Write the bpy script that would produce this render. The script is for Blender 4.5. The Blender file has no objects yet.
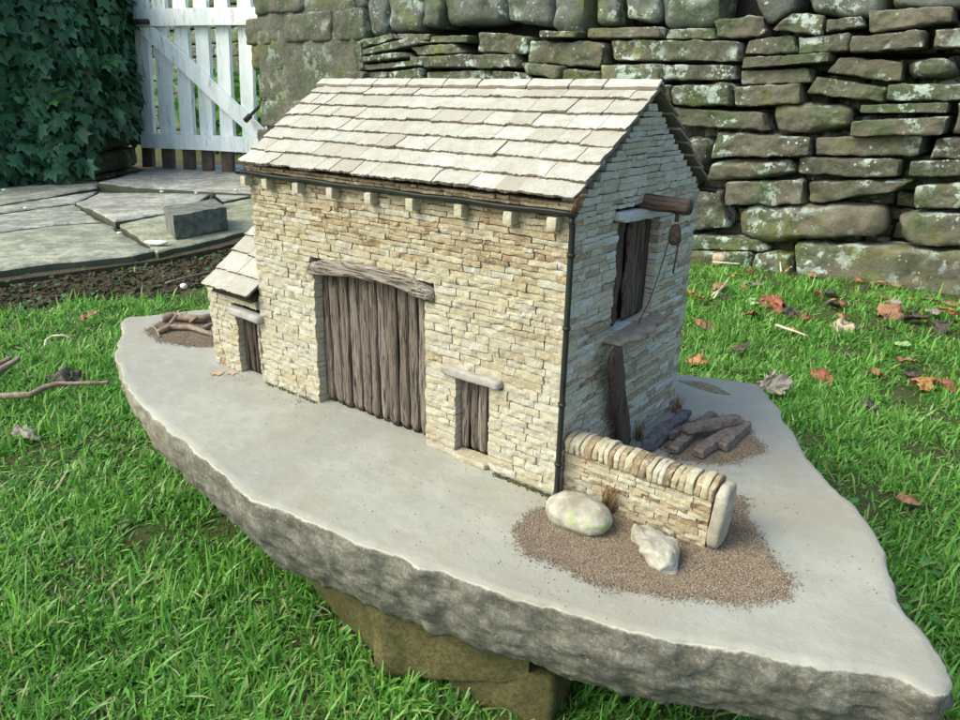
import bpy, math, random
import numpy as np
from mathutils import Vector, Matrix
# ------------------------------------------------------------------ camera, sky, sun, exposure
S = 0.6
CAM_F, CAM_PITCH, CAM_ROLL, CAM_YAW = 717.2596, math.radians(20.438), math.radians(0.9397), math.radians(-37.7204)
CAM_T = np.array([0.6754, -1.1413, 0.7939]) * S
cy_, sy_ = math.cos(CAM_YAW), math.sin(CAM_YAW); cp_, sp_ = math.cos(CAM_PITCH), math.sin(CAM_PITCH)
FW = np.array([sy_ * cp_, cy_ * cp_, -sp_]); RT0 = np.array([cy_, -sy_, 0.0]); UP0 = np.cross(RT0, FW)
cr_, sr_ = math.cos(CAM_ROLL), math.sin(CAM_ROLL)
RT = cr_ * RT0 + sr_ * UP0; UP = -sr_ * RT0 + cr_ * UP0
scene = bpy.context.scene
cd = bpy.data.cameras.new('camera'); cam = bpy.data.objects.new('camera', cd); scene.collection.objects.link(cam)
mw = Matrix.Identity(4)
for i in range(3):
    mw[i][0], mw[i][1], mw[i][2], mw[i][3] = RT[i], UP[i], -FW[i], CAM_T[i]
cam.matrix_world = mw
cd.sensor_width = 36; cd.lens = CAM_F / 960 * 36; cd.clip_start = 0.02; cd.clip_end = 500
scene.camera = cam
SUN_FROM = Vector((-0.50, -0.84, 1.02)).normalized()      # direction towards the sun
w = bpy.data.worlds.new('World'); scene.world = w; w.use_nodes = True
bg = w.node_tree.nodes['Background']; sky = w.node_tree.nodes.new('ShaderNodeTexSky'); sky.sky_type = 'NISHITA'
sky.sun_disc = False; sky.sun_elevation = math.asin(SUN_FROM.z); sky.sun_rotation = math.atan2(SUN_FROM.x, SUN_FROM.y)
sky.air_density = 0.9; sky.dust_density = 4.0; sky.ozone_density = 0.8
w.node_tree.links.new(sky.outputs[0], bg.inputs[0]); bg.inputs[1].default_value = 0.15
sl = bpy.data.lights.new('sun', 'SUN'); sl.energy = 0.8; sl.angle = math.radians(30); sl.color = (1.0, 0.95, 0.85)
so = bpy.data.objects.new('sun', sl); scene.collection.objects.link(so)
so.rotation_euler = (-SUN_FROM).to_track_quat('-Z', 'Y').to_euler()
scene.view_settings.view_transform = 'Standard'; scene.view_settings.look = 'None'
scene.view_settings.gamma = 1; scene.view_settings.use_curve_mapping = False
scene.view_settings.exposure = 1.17
scene.view_settings.use_white_balance = True; scene.view_settings.white_balance_temperature = 6450; scene.view_settings.white_balance_tint = 0
scene.render.resolution_x, scene.render.resolution_y = 1024, 768

# ------------------------------------------------------------------ helpers
rng = np.random.default_rng(7); R = random.Random(5)
def ray(x, y):
    d = FW * CAM_F + RT * (x - 480) - UP * (y - 360); return d / np.linalg.norm(d)
def onz(x, y, z=0.0):
    d = ray(x, y); return CAM_T + d * (z - CAM_T[2]) / d[2]
def onY(x, y, Y=0.0):
    d = ray(x, y); return CAM_T + d * (Y - CAM_T[1]) / d[1]
def onplane(x, y, P, n):
    d = ray(x, y); return CAM_T + d * (np.dot(P - CAM_T, n) / np.dot(d, n))
def _h(ix, iy, iz, seed):
    h = (ix * 374761393 + iy * 668265263 + iz * 1274126177 + seed * 974711) & 0xffffffff
    h = ((h ^ (h >> 13)) * 1103515245) & 0xffffffff
    h = ((h ^ (h >> 16)) * 2654435761) & 0xffffffff
    return ((h ^ (h >> 15)) & 0xffffff) / float(0xffffff)
def noise(P, sc=1.0, seed=0):
    P = np.asarray(P, float) * sc + 100.0; i = np.floor(P).astype(np.int64); f = P - i; f = f * f * (3 - 2 * f)
    r = 0
    for dx in (0, 1):
        for dy in (0, 1):
            for dz in (0, 1):
                wgt = (f[..., 0] if dx else 1 - f[..., 0]) * (f[..., 1] if dy else 1 - f[..., 1]) * (f[..., 2] if dz else 1 - f[..., 2])
                r = r + wgt * _h(i[..., 0] + dx, i[..., 1] + dy, i[..., 2] + dz, seed)
    return r * 2 - 1
def fbm(P, sc=1.0, seed=0, o=3):
    r = 0; a = 1; t = 0
    for k in range(o): r = r + a * noise(P, sc * 2 ** k, seed + 17 * k); t += a; a *= 0.5
    return r / t
def nvec(P, sc, seed, o=2):
    return np.stack([fbm(P, sc, seed, o), fbm(P, sc, seed + 101, o), fbm(P, sc, seed + 202, o)], -1)
_tc = {}
def sbox(nx, ny, nz):
    k = (nx, ny, nz)
    if k in _tc: return _tc[k]
    idx = {}; V = []; F = []
    def vid(a, b, c):
        t = (a, b, c)
        if t not in idx: idx[t] = len(V); V.append((2 * a / nx - 1, 2 * b / ny - 1, 2 * c / nz - 1))
        return idx[t]
    for a in range(nx):
        for b in range(ny):
            F.append((vid(a, b, 0), vid(a, b + 1, 0), vid(a + 1, b + 1, 0), vid(a + 1, b, 0)))
            F.append((vid(a, b, nz), vid(a + 1, b, nz), vid(a + 1, b + 1, nz), vid(a, b + 1, nz)))
    for a in range(nx):
        for c in range(nz):
            F.append((vid(a, 0, c), vid(a + 1, 0, c), vid(a + 1, 0, c + 1), vid(a, 0, c + 1)))
            F.append((vid(a, ny, c), vid(a, ny, c + 1), vid(a + 1, ny, c + 1), vid(a + 1, ny, c)))
    for b in range(ny):
        for c in range(nz):
            F.append((vid(0, b, c), vid(0, b, c + 1), vid(0, b + 1, c + 1), vid(0, b + 1, c)))
            F.append((vid(nx, b, c), vid(nx, b + 1, c), vid(nx, b + 1, c + 1), vid(nx, b, c + 1)))
    _tc[k] = (np.array(V), np.array(F)); return _tc[k]
def sq(V, q):
    n = (np.abs(V) ** q).sum(1) ** (1.0 / q); return V / n[:, None]
class MB:
    def __init__(s): s.V = []; s.F = []; s.r = []; s.n = 0
    def add(s, V, F, r=0.5):
        V = np.asarray(V, float)
        for f in (F if isinstance(F, list) else [F]): s.F.append(np.asarray(f, np.int64) + s.n)
        s.V.append(V); s.r.append(np.broadcast_to(np.asarray(r, float), (len(V),)).copy()); s.n += len(V); return s
    def build(s, name, mat, parent=None, loc=None, smooth=True, sharp=None):
        V = np.concatenate(s.V); r = np.concatenate(s.r)
        if parent is not None: V = V - np.array(parent.location)
        elif loc is not None: V = V - np.array(loc)
        me = bpy.data.meshes.new(name)
        me.vertices.add(len(V)); me.vertices.foreach_set('co', V.astype(np.float32).ravel())
        lt = np.concatenate([np.full(len(f), f.shape[1]) for f in s.F]); lv = np.concatenate([f.ravel() for f in s.F])
        ls = np.concatenate([[0], np.cumsum(lt)[:-1]])
        me.loops.add(len(lv)); me.loops.foreach_set('vertex_index', lv.astype(np.int32))
        me.polygons.add(len(lt)); me.polygons.foreach_set('loop_start', ls.astype(np.int32)); me.polygons.foreach_set('loop_total', lt.astype(np.int32))
        a = me.attributes.new('rnd', 'FLOAT', 'POINT'); a.data.foreach_set('value', r.astype(np.float32))
        me.update(calc_edges=True); me.validate()
        me.polygons.foreach_set('use_smooth', np.full(len(me.polygons), smooth)); me.update()
        if sharp: me.set_sharp_from_angle(angle=math.radians(sharp))
        if mat: me.materials.append(mat)
        o = bpy.data.objects.new(name, me); scene.collection.objects.link(o)
        if parent is not None: o.parent = parent
        elif loc is not None: o.location = loc
        return o
def tag(o, label, cat, group=None):
    o['label'] = label; o['category'] = cat
    if group: o['group'] = group
    return o
def thing(name, loc, label, cat, group=None):
    o = bpy.data.objects.new(name, None); scene.collection.objects.link(o); o.location = loc; o.empty_display_size = 0.05
    return tag(o, label, cat, group)
def child_label(o, l): o['label'] = l; return o
def block(mb, P0, U, V, W, size, res=(6, 4, 4), q=8, amp=0.001, sc=60, seed=0, r=0.5, taper=None):
    """rounded rough block: centre P0, axes U V W, full sizes size"""
    T, F = sbox(*res); T = sq(T, q)
    P = np.array(P0) + T[:, :1] * np.array(U) * size[0] / 2 + T[:, 1:2] * np.array(V) * size[1] / 2 + T[:, 2:] * np.array(W) * size[2] / 2
    if amp: P = P + nvec(P + seed * 3.71, sc, seed) * amp
    return mb.add(P, F, r)
def quadstone(mb, c4, y0, depth, res=(14, 6, 9), q=7, amp=0.006, sc=14, seed=0, r=0.5):
    """stone whose face fills four (x,z) corners TL TR BR BL in a wall facing -Y"""
    T, F = sbox(*res); T = sq(T, q); u = (T[:, 0] + 1) / 2; v = (T[:, 2] + 1) / 2
    TL, TR, BR, BL = [np.array(c, float) for c in c4]
    top = TL[None] * (1 - u)[:, None] + TR[None] * u[:, None]; bot = BL[None] * (1 - u)[:, None] + BR[None] * u[:, None]
    XZ = bot * (1 - v)[:, None] + top * v[:, None]
    P = np.stack([XZ[:, 0], y0 + (T[:, 1] + 1) / 2 * depth, XZ[:, 1]], -1)
    h = max(0.02, np.linalg.norm(TL - BL)); k = min(1.0, h / 0.12)
    Q = P + seed * 1.37; P = P + nvec(Q, sc / max(.45, k), seed, 3) * amp * k * 1.7
    fr = np.abs(noise(Q, 11, seed + 7)) ; P[:, 1] += (0.010 * k * fbm(Q, 30, seed + 8, 3) + 0.022 * k * (fr - 0.3))
    return mb.add(P, F, r)
def tube(mb, pts, rad, n=8, r=0.5, amp=0, sc=40, seed=0, cap=True):
    pts = np.array(pts, float); m = len(pts); rad = np.broadcast_to(np.array(rad, float), (m,))
    V = []; T = np.gradient(pts, axis=0); T /= np.linalg.norm(T, axis=1)[:, None] + 1e-12
    ref = np.array([0, 0, 1.0]) if abs(T[0][2]) < 0.9 else np.array([1.0, 0, 0])
    for i in range(m):
        a = np.cross(ref, T[i]); a /= np.linalg.norm(a); b = np.cross(T[i], a)
        for k in range(n):
            t = 2 * math.pi * k / n; V.append(pts[i] + rad[i] * (math.cos(t) * a + math.sin(t) * b))
    F = [(i * n + k, i * n + (k + 1) % n, (i + 1) * n + (k + 1) % n, (i + 1) * n + k) for i in range(m - 1) for k in range(n)]
    FF = [np.array(F)]
    if cap:
        FF.append(np.array([list(range(n))[::-1]])); FF.append(np.array([[(m - 1) * n + k for k in range(n)]]))
    V = np.array(V)
    if amp: V = V + nvec(V, sc, seed) * amp
    mb.add(V, FF, r); return mb
def box(mb, x0, x1, y0, y1, z0, z1, r=0.5):
    V = [(x, y, z) for x in (x0, x1) for y in (y0, y1) for z in (z0, z1)]
    F = [(0, 1, 3, 2), (4, 6, 7, 5), (0, 4, 5, 1), (2, 3, 7, 6), (0, 2, 6, 4), (1, 5, 7, 3)]
    return mb.add(V, np.array(F), r)
def line(a, b, n): return [np.array(a) + (np.array(b) - np.array(a)) * i / (n - 1) for i in range(n)]

# ------------------------------------------------------------------ materials
class NT:
    def __init__(s, name):
        s.m = bpy.data.materials.new(name); s.m.use_nodes = True; s.t = s.m.node_tree; s.b = s.t.nodes['Principled BSDF']; s.out = s.t.nodes['Material Output']
        s.tc = s.t.nodes.new('ShaderNodeTexCoord')
    def link(s, a, b): s.t.links.new(a, b)
    def node(s, t, **k):
        n = s.t.nodes.new(t)
        for a, v in k.items(): setattr(n, a, v)
        return n
    def setin(s, n, i, v):
        if isinstance(v, bpy.types.NodeSocket): s.link(v, n.inputs[i])
        elif v is not None: n.inputs[i].default_value = v
    def noise(s, sc, detail=4, rough=0.55, vec=None, scale3=None, dist=0.0):
        n = s.node('ShaderNodeTexNoise'); v = vec or s.tc.outputs['Object']
        if scale3:
            mp = s.node('ShaderNodeMapping'); mp.inputs['Scale'].default_value = scale3; s.link(v, mp.inputs[0]); v = mp.outputs[0]
        s.link(v, n.inputs['Vector']); n.inputs['Scale'].default_value = sc; n.inputs['Detail'].default_value = detail; n.inputs['Roughness'].default_value = rough
        n.inputs['Distortion'].default_value = dist
        return n.outputs['Fac']
    def vor(s, sc, feature='F1'):
        n = s.node('ShaderNodeTexVoronoi', feature=feature); s.link(s.tc.outputs['Object'], n.inputs['Vector']); n.inputs['Scale'].default_value = sc
        return n.outputs['Distance']
    def attr(s, name='rnd'):
        n = s.node('ShaderNodeAttribute', attribute_name=name); return n.outputs['Fac']
    def ramp(s, fac, stops, interp='LINEAR'):
        n = s.node('ShaderNodeValToRGB'); s.link(fac, n.inputs[0]); e = n.color_ramp.elements; n.color_ramp.interpolation = interp
        while len(e) < len(stops): e.new(0.5)
        for i, (p, c) in enumerate(stops):
            e[i].position = p; e[i].color = (c, c, c, 1) if not isinstance(c, (tuple, list)) else (*c, 1)
        return n.outputs[0]
    def mix(s, fac, a, b, mode='MIX'):
        n = s.node('ShaderNodeMix', data_type='RGBA', blend_type=mode); s.setin(n, 0, fac)
        for i, v in ((6, a), (7, b)):
            s.setin(n, i, (*v, 1) if isinstance(v, (tuple, list)) else v)
        return n.outputs[2]
    def math(s, op, a, b=0.0, clamp=False):
        n = s.node('ShaderNodeMath', operation=op, use_clamp=clamp); s.setin(n, 0, a); s.setin(n, 1, b); return n.outputs[0]
    def bump(s, h, strength=0.5, dist=0.002, prev=None):
        n = s.node('ShaderNodeBump'); s.link(h, n.inputs['Height']); n.inputs['Strength'].default_value = strength; n.inputs['Distance'].default_value = dist
        if prev: s.link(prev, n.inputs['Normal'])
        return n.outputs[0]
    def done(s, col, rough=0.9, nrm=None, spec=0.25):
        s.setin(s.b, 'Base Color', (*col, 1) if isinstance(col, (tuple, list)) else col); s.setin(s.b, 'Roughness', rough); s.b.inputs['Specular IOR Level'].default_value = spec
        if nrm: s.link(nrm, s.b.inputs['Normal'])
        return s.m
def m_masonry(name, stops, gscale=1.0, grime=(0.10, 0.085, 0.06)):
    t = NT(name); c = t.ramp(t.attr(), stops)
    c = t.mix(t.ramp(t.noise(90 * gscale, 5), [(0.35, 0.0), (0.75, 0.75)]), c, (0.47, 0.42, 0.29), 'MIX')
    c = t.mix(t.ramp(t.noise(420 * gscale, 4, 0.7), [(0.3, 0.42), (0.7, 0.0)]), c, grime)
    c = t.mix(t.ramp(t.noise(14 * gscale, 4), [(0.5, 0.0), (0.75, 0.35)]), c, (0.20, 0.15, 0.09))
    c = t.mix(t.ramp(t.noise(240 * gscale, 3), [(0.56, 0.0), (0.7, 0.6)]), c, (0.62, 0.58, 0.48))
    n = t.bump(t.noise(700 * gscale, 5, 0.65), 0.55, 0.0012 / gscale); n = t.bump(t.noise(160 * gscale, 3), 0.5, 0.003 / gscale, n)
    return t.done(c, 0.92, n, 0.15)
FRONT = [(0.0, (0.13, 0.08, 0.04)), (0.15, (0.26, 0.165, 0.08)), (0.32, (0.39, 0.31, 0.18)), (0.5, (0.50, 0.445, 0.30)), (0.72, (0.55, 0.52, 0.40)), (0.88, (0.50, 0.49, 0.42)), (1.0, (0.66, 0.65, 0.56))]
GABLE = [(0.0, (0.16, 0.12, 0.08)), (0.2, (0.33, 0.28, 0.20)), (0.45, (0.52, 0.50, 0.41)), (0.7, (0.60, 0.62, 0.56)), (0.85, (0.46, 0.51, 0.51)), (1.0, (0.60, 0.68, 0.71))]
M_FRONT = m_masonry('cream_sandstone', FRONT); M_GABLE = m_masonry('grey_buff_sandstone', GABLE, 1.0, (0.11, 0.11, 0.09))
M_LINT = m_masonry('pale_lintel_stone', [(0, (0.40, 0.42, 0.42)), (1, (0.58, 0.66, 0.70))])
def m_plain(name, c1, c2, sc=30, rough=0.9, bs=0.4, bd=0.001, spec=0.2, bsc=None, scale3=None):
    t = NT(name); f = t.noise(sc, 5, 0.6, scale3=scale3); c = t.mix(t.ramp(f, [(0.3, 0.0), (0.7, 1.0)]), c1, c2)
    n = t.bump(t.noise(bsc or sc * 3, 5, 0.65, scale3=scale3), bs, bd); return t.done(c, rough, n, spec)
M_MORTAR = m_plain('dark_core', (0.035, 0.028, 0.02), (0.07, 0.055, 0.04), 80)
def m_rooftile():
    t = NT('pale_roof_stone'); c = t.ramp(t.attr(), [(0, (0.32, 0.305, 0.26)), (0.3, (0.40, 0.395, 0.345)), (0.7, (0.45, 0.455, 0.41)), (1, (0.52, 0.53, 0.49))])
    c = t.mix(t.ramp(t.noise(60, 5, 0.7), [(0.38, 0.6), (0.6, 0.0)]), c, (0.33, 0.30, 0.23))
    c = t.mix(t.ramp(t.noise(350, 6, 0.8), [(0.38, 0.6), (0.52, 0.0)]), c, (0.27, 0.24, 0.19))
    c = t.mix(t.ramp(t.noise(28, 6, 0.7, dist=0.5), [(0.56, 0.0), (0.68, 0.5)]), c, (0.26, 0.25, 0.20))
    # exposed broken edges are browner, and darkened to paint in the row shadows
    g = t.node('ShaderNodeNewGeometry'); sx = t.node('ShaderNodeSeparateXYZ'); t.link(g.outputs['Normal'], sx.inputs[0])
    c = t.mix(t.ramp(sx.outputs[2], [(0.25, 0.8), (0.6, 0.0)]), c, (0.13, 0.10, 0.07))
    n = t.bump(t.noise(380, 5, 0.6), 0.3, 0.0012); n = t.bump(t.noise(70, 3), 0.35, 0.004, n); return t.done(c, 0.9, n, 0.15)
M_TILE = m_rooftile()
def m_wood(name, a, b, dark, sc=1.0, axis='z', spec=0.15):
    t = NT(name); s3 = {'z': (1, 1, 0.035), 'x': (0.045, 1, 1), 'y': (1, 0.06, 1)}[axis]
    f = t.noise(260 * sc, 5, 0.65, scale3=s3, dist=0.12); c = t.mix(t.ramp(f, [(0.32, 0.0), (0.68, 1.0)]), a, b)
    c = t.mix(t.ramp(t.noise(480 * sc, 4, 0.6, scale3=s3), [(0.40, 1.0), (0.49, 0.0)]), c, dark)
    v = t.attr(); c = t.mix(t.math('MULTIPLY', v, 0.65), c, dark)
    c = t.mix(t.ramp(t.noise(700 * sc, 4, 0.7, scale3=s3), [(0.58, 0.0), (0.7, 0.55)]), c, (0.50, 0.46, 0.41) if b[0] > .3 else b)
    n = t.bump(f, 0.9, 0.003 / sc); return t.done(c, 0.88, n, spec)
M_DOOR = m_wood('weathered_grey_wood', (0.15, 0.12, 0.095), (0.36, 0.31, 0.26), (0.03, 0.022, 0.017))
M_BEAM = m_wood('weathered_beam', (0.18, 0.155, 0.125), (0.38, 0.34, 0.29), (0.035, 0.027, 0.02), 1, 'x')
M_DARKW = m_wood('dark_brown_wood', (0.09, 0.07, 0.055), (0.15, 0.12, 0.10), (0.03, 0.022, 0.018))
M_DARKX = m_wood('dark_beam_wood', (0.10, 0.07, 0.05), (0.17, 0.13, 0.10), (0.035, 0.025, 0.02), 1, 'x')
M_STICK = m_plain('stick_bark', (0.16, 0.11, 0.08), (0.34, 0.27, 0.21), 90, bs=0.8, bd=0.002)
M_LOG = m_plain('log_bark', (0.13, 0.105, 0.088), (0.30, 0.25, 0.215), 120, bs=1.0, bd=0.003)
M_BLUEW = m_plain('blue_grey_timber', (0.07, 0.075, 0.08), (0.20, 0.21, 0.22), 90, bs=1, bd=0.004)
M_GUTTER = m_plain('black_green_gutter', (0.008, 0.010, 0.009), (0.018, 0.025, 0.018), 40, 0.55, spec=0.4)
M_ROPE = m_plain('dark_rope', (0.04, 0.03, 0.022), (0.09, 0.07, 0.05), 300)
M_STRAW = m_plain('dry_grass', (0.16, 0.09, 0.04), (0.36, 0.25, 0.12), 60)
M_PALESTRAW = m_plain('pale_straw', (0.45, 0.40, 0.27), (0.62, 0.58, 0.45), 60)
M_MOSS = m_plain('moss', (0.04, 0.06, 0.02), (0.14, 0.13, 0.06), 120, bs=1, bd=0.004)
def m_boulder(name, green=0.0):
    t = NT(name); c = t.mix(t.ramp(t.noise(40, 5), [(0.35, 0.0), (0.65, 1.0)]), (0.26, 0.235, 0.18), (0.47, 0.455, 0.385))
    c = t.mix(t.ramp(t.noise(260, 4, 0.7), [(0.36, 0.5), (0.5, 0.0)]), c, (0.25, 0.21, 0.15))
    c = t.mix(t.ramp(t.noise(34, 5, 0.6, dist=0.8), [(0.54, 0.0), (0.66, green)]), c, (0.27, 0.36, 0.12))
    n = t.bump(t.noise(200, 5, 0.6), 0.6, 0.002); return t.done(c, 0.9, n, 0.15)
M_BOULDER = m_boulder('pale_boulder', 0.9); M_BOULDER2 = m_boulder('rough_pale_rock', 0.2)
def m_gravel():
    t = NT('brown_gravel'); c = t.ramp(t.attr(), [(0, (0.08, 0.055, 0.038)), (0.35, (0.19, 0.148, 0.105)), (0.7, (0.30, 0.24, 0.175)), (1, (0.45, 0.385, 0.30))])
    return t.done(c, 0.95, t.bump(t.noise(900, 3), 0.8, 0.001), 0.1)
M_GRAVEL = m_gravel()
def m_slab():
    t = NT('sandstone_slab'); a = t.attr(); crk = t.ramp(t.vor(1.0), [(0, 0.0), (1, 0.0)]); nz = t.noise(9, 5, 0.6)
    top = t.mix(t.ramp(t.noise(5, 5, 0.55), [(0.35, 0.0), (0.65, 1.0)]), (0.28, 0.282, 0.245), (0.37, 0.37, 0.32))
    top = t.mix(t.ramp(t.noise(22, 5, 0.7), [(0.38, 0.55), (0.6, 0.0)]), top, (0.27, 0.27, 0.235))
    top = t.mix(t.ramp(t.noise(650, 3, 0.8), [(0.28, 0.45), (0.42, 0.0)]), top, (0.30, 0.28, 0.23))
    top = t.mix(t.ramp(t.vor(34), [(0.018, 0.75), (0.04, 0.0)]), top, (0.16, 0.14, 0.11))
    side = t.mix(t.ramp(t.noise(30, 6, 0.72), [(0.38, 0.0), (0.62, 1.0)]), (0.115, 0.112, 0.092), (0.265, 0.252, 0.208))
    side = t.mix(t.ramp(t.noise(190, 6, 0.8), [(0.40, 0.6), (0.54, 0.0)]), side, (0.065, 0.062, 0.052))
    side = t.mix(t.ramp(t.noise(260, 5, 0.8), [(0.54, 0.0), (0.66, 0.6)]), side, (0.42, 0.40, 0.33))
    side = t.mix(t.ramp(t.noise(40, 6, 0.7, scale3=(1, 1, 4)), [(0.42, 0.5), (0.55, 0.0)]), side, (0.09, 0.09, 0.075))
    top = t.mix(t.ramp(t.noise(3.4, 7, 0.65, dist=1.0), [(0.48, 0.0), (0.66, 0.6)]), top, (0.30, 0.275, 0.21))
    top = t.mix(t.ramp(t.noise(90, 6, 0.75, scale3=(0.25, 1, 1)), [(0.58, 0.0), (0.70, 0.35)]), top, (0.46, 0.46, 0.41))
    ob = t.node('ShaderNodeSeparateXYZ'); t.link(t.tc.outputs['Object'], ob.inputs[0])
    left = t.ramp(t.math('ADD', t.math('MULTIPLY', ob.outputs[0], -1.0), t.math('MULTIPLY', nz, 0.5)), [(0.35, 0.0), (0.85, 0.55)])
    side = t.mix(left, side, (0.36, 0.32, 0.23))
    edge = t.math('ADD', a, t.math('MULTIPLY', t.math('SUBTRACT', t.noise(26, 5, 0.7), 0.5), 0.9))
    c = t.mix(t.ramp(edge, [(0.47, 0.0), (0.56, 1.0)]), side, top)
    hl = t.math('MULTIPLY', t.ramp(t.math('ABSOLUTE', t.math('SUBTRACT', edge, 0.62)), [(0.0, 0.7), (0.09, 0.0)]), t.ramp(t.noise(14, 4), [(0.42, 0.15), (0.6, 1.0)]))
    c = t.mix(hl, c, (0.56, 0.53, 0.44))  # pale chipped rim, with the chamfer highlight put into the colour
    n = t.bump(t.noise(300, 6, 0.75), 0.45, 0.002); n = t.bump(t.noise(45, 5, 0.65), t_s(0.4), 0.004, n)
    return t.done(c, 0.9, n, 0.15)
def t_s(v): return v
M_SLAB = m_slab()
def m_mossy(name, b1, b2, alg, lich=1.0, sc=1.0):
    t = NT(name); r = t.attr()
    c = t.mix(r, b1, b2)
    c = t.mix(t.ramp(t.noise(9 * sc, 6, 0.7), [(0.42, 0.0), (0.66, 0.75)]), c, (0.05, 0.047, 0.036))
    c = t.mix(t.ramp(t.noise(5 * sc, 4, 0.55), [(0.46, 0.0), (0.62, 0.85)]), c, alg)
    c = t.mix(t.math('MULTIPLY', t.ramp(t.noise(60 * sc, 5, 0.7), [(0.4, 0.0), (0.6, 1.0)]), 0.55), c, (0.16, 0.17, 0.13))
    g = t.node('ShaderNodeNewGeometry'); sx = t.node('ShaderNodeSeparateXYZ'); t.link(g.outputs['Normal'], sx.inputs[0])
    # lichen: pale crusts in patches
    big = t.noise(4.5 * sc, 3); l1 = t.noise(16 * sc, 9, 0.72)
    l = t.math('MULTIPLY', t.ramp(l1, [(0.52, 0.0), (0.55, 1.0)]), t.ramp(t.math('ADD', big, t.math('MULTIPLY', sx.outputs[2], 0.12)), [(0.47, 0.0), (0.60, 1.0)]))
    c = t.mix(t.math('MULTIPLY', l, lich * 0.9), c, (0.46, 0.54, 0.48))
    sp = t.ramp(t.vor(42 * sc), [(0.16, 1.0), (0.22, 0.0)]); spm = t.ramp(t.noise(7 * sc, 2), [(0.55, 0.0), (0.64, 1.0)])
    c = t.mix(t.math('MULTIPLY', t.math('MULTIPLY', sp, spm), lich), c, (0.55, 0.60, 0.55))
    ym = t.math('MULTIPLY', t.ramp(t.noise(3.2 * sc, 4, 0.6, dist=0.5), [(0.57, 0.0), (0.68, 0.8)]), t.ramp(t.noise(40 * sc, 4), [(0.4, 0.3), (0.6, 1.0)]))
    c = t.mix(ym, c, (0.17, 0.19, 0.035))
    n = t.bump(t.noise(90 * sc, 8, 0.78), 0.9, 0.010 / sc); n = t.bump(t.noise(22 * sc, 4), 0.6, 0.02 / sc, n)
    return t.done(c, 0.92, n, 0.2)
M_WALL = m_mossy('lichened_gritstone', (0.075, 0.068, 0.05), (0.21, 0.18, 0.13), (0.060, 0.10, 0.028))
M_COPE = m_mossy('blue_grey_coping', (0.10, 0.12, 0.115), (0.22, 0.24, 0.22), (0.06, 0.085, 0.04), 1.0, 0.9)
M_PILLAR = m_mossy('weathered_pier', (0.10, 0.095, 0.075), (0.17, 0.16, 0.125), (0.08, 0.11, 0.05), 0.5, 0.9)
M_BACK = m_plain('wall_core_dark', (0.006, 0.007, 0.005), (0.014, 0.015, 0.012), 6)
def m_flag():
    t = NT('paving_stone'); c = t.mix(t.ramp(t.noise(3, 5, 0.6), [(0.35, 0.0), (0.65, 1.0)]), (0.31, 0.315, 0.285), (0.48, 0.475, 0.42))
    c = t.mix(t.math('MULTIPLY', t.attr(), 0.8), c, (0.27, 0.30, 0.14))
    c = t.mix(t.ramp(t.noise(12, 6, 0.75), [(0.42, 0.7), (0.58, 0.0)]), c, (0.13, 0.135, 0.11))
    c = t.mix(t.ramp(t.noise(45, 6, 0.8), [(0.40, 0.5), (0.52, 0.0)]), c, (0.10, 0.10, 0.08))
    c = t.mix(t.ramp(t.noise(90, 4, 0.7), [(0.6, 0.0), (0.7, 0.5)]), c, (0.48, 0.48, 0.44))
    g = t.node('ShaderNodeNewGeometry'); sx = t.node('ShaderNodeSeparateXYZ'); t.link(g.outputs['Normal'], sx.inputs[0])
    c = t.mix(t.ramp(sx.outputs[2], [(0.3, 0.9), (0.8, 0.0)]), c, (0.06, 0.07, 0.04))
    n = t.bump(t.noise(30, 6, 0.7), 0.5, 0.01); return t.done(c, 0.8, n, 0.3)
M_FLAG = m_flag()
M_BLOCK = m_plain('damp_stone_block', (0.07, 0.075, 0.06), (0.22, 0.23, 0.20), 24, bs=0.7, bd=0.006)
def m_paint():
    t = NT('white_gate_paint'); c = t.mix(t.ramp(t.noise(9, 6, 0.7, scale3=(1, 1, 0.2)), [(0.36, 0.0), (0.6, 1.0)]), (0.62, 0.70, 0.69), (0.84, 0.88, 0.87))
    c = t.mix(t.ramp(t.noise(30, 6, 0.8, scale3=(1, 1, 0.15)), [(0.36, 0.8), (0.45, 0.0)]), c, (0.34, 0.34, 0.29))
    return t.done(c, 0.6, t.bump(t.noise(60, 4, scale3=(1, 1, 0.1)), 0.3, 0.003), 0.3)
M_PAINT = m_paint()
M_FOOT = m_plain('bare_brown_picket', (0.07, 0.055, 0.04), (0.15, 0.12, 0.09), 12)
M_SOIL = None
def m_ground():
    t = NT('lawn_soil'); c = t.mix(t.ramp(t.noise(7, 6, 0.65), [(0.4, 0.0), (0.6, 1.0)]), (0.045, 0.035, 0.026), (0.10, 0.085, 0.065))
    c = t.mix(t.math('MULTIPLY', t.attr(), t.ramp(t.noise(20, 4), [(0.3, 0.5), (0.6, 1.0)])), c, (0.075, 0.12, 0.03))
    c = t.mix(t.ramp(t.noise(150, 6, 0.85), [(0.45, 0.0), (0.6, 0.8)]), c, (0.15, 0.125, 0.07))
    c = t.mix(t.ramp(t.noise(120, 5, 0.7), [(0.55, 0.0), (0.7, 0.5)]), c, (0.16, 0.14, 0.11))
    n = t.bump(t.noise(60, 6, 0.75), 1.0, 0.02); return t.done(c, 0.95, n, 0.1)
M_GROUND = m_ground()
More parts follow.
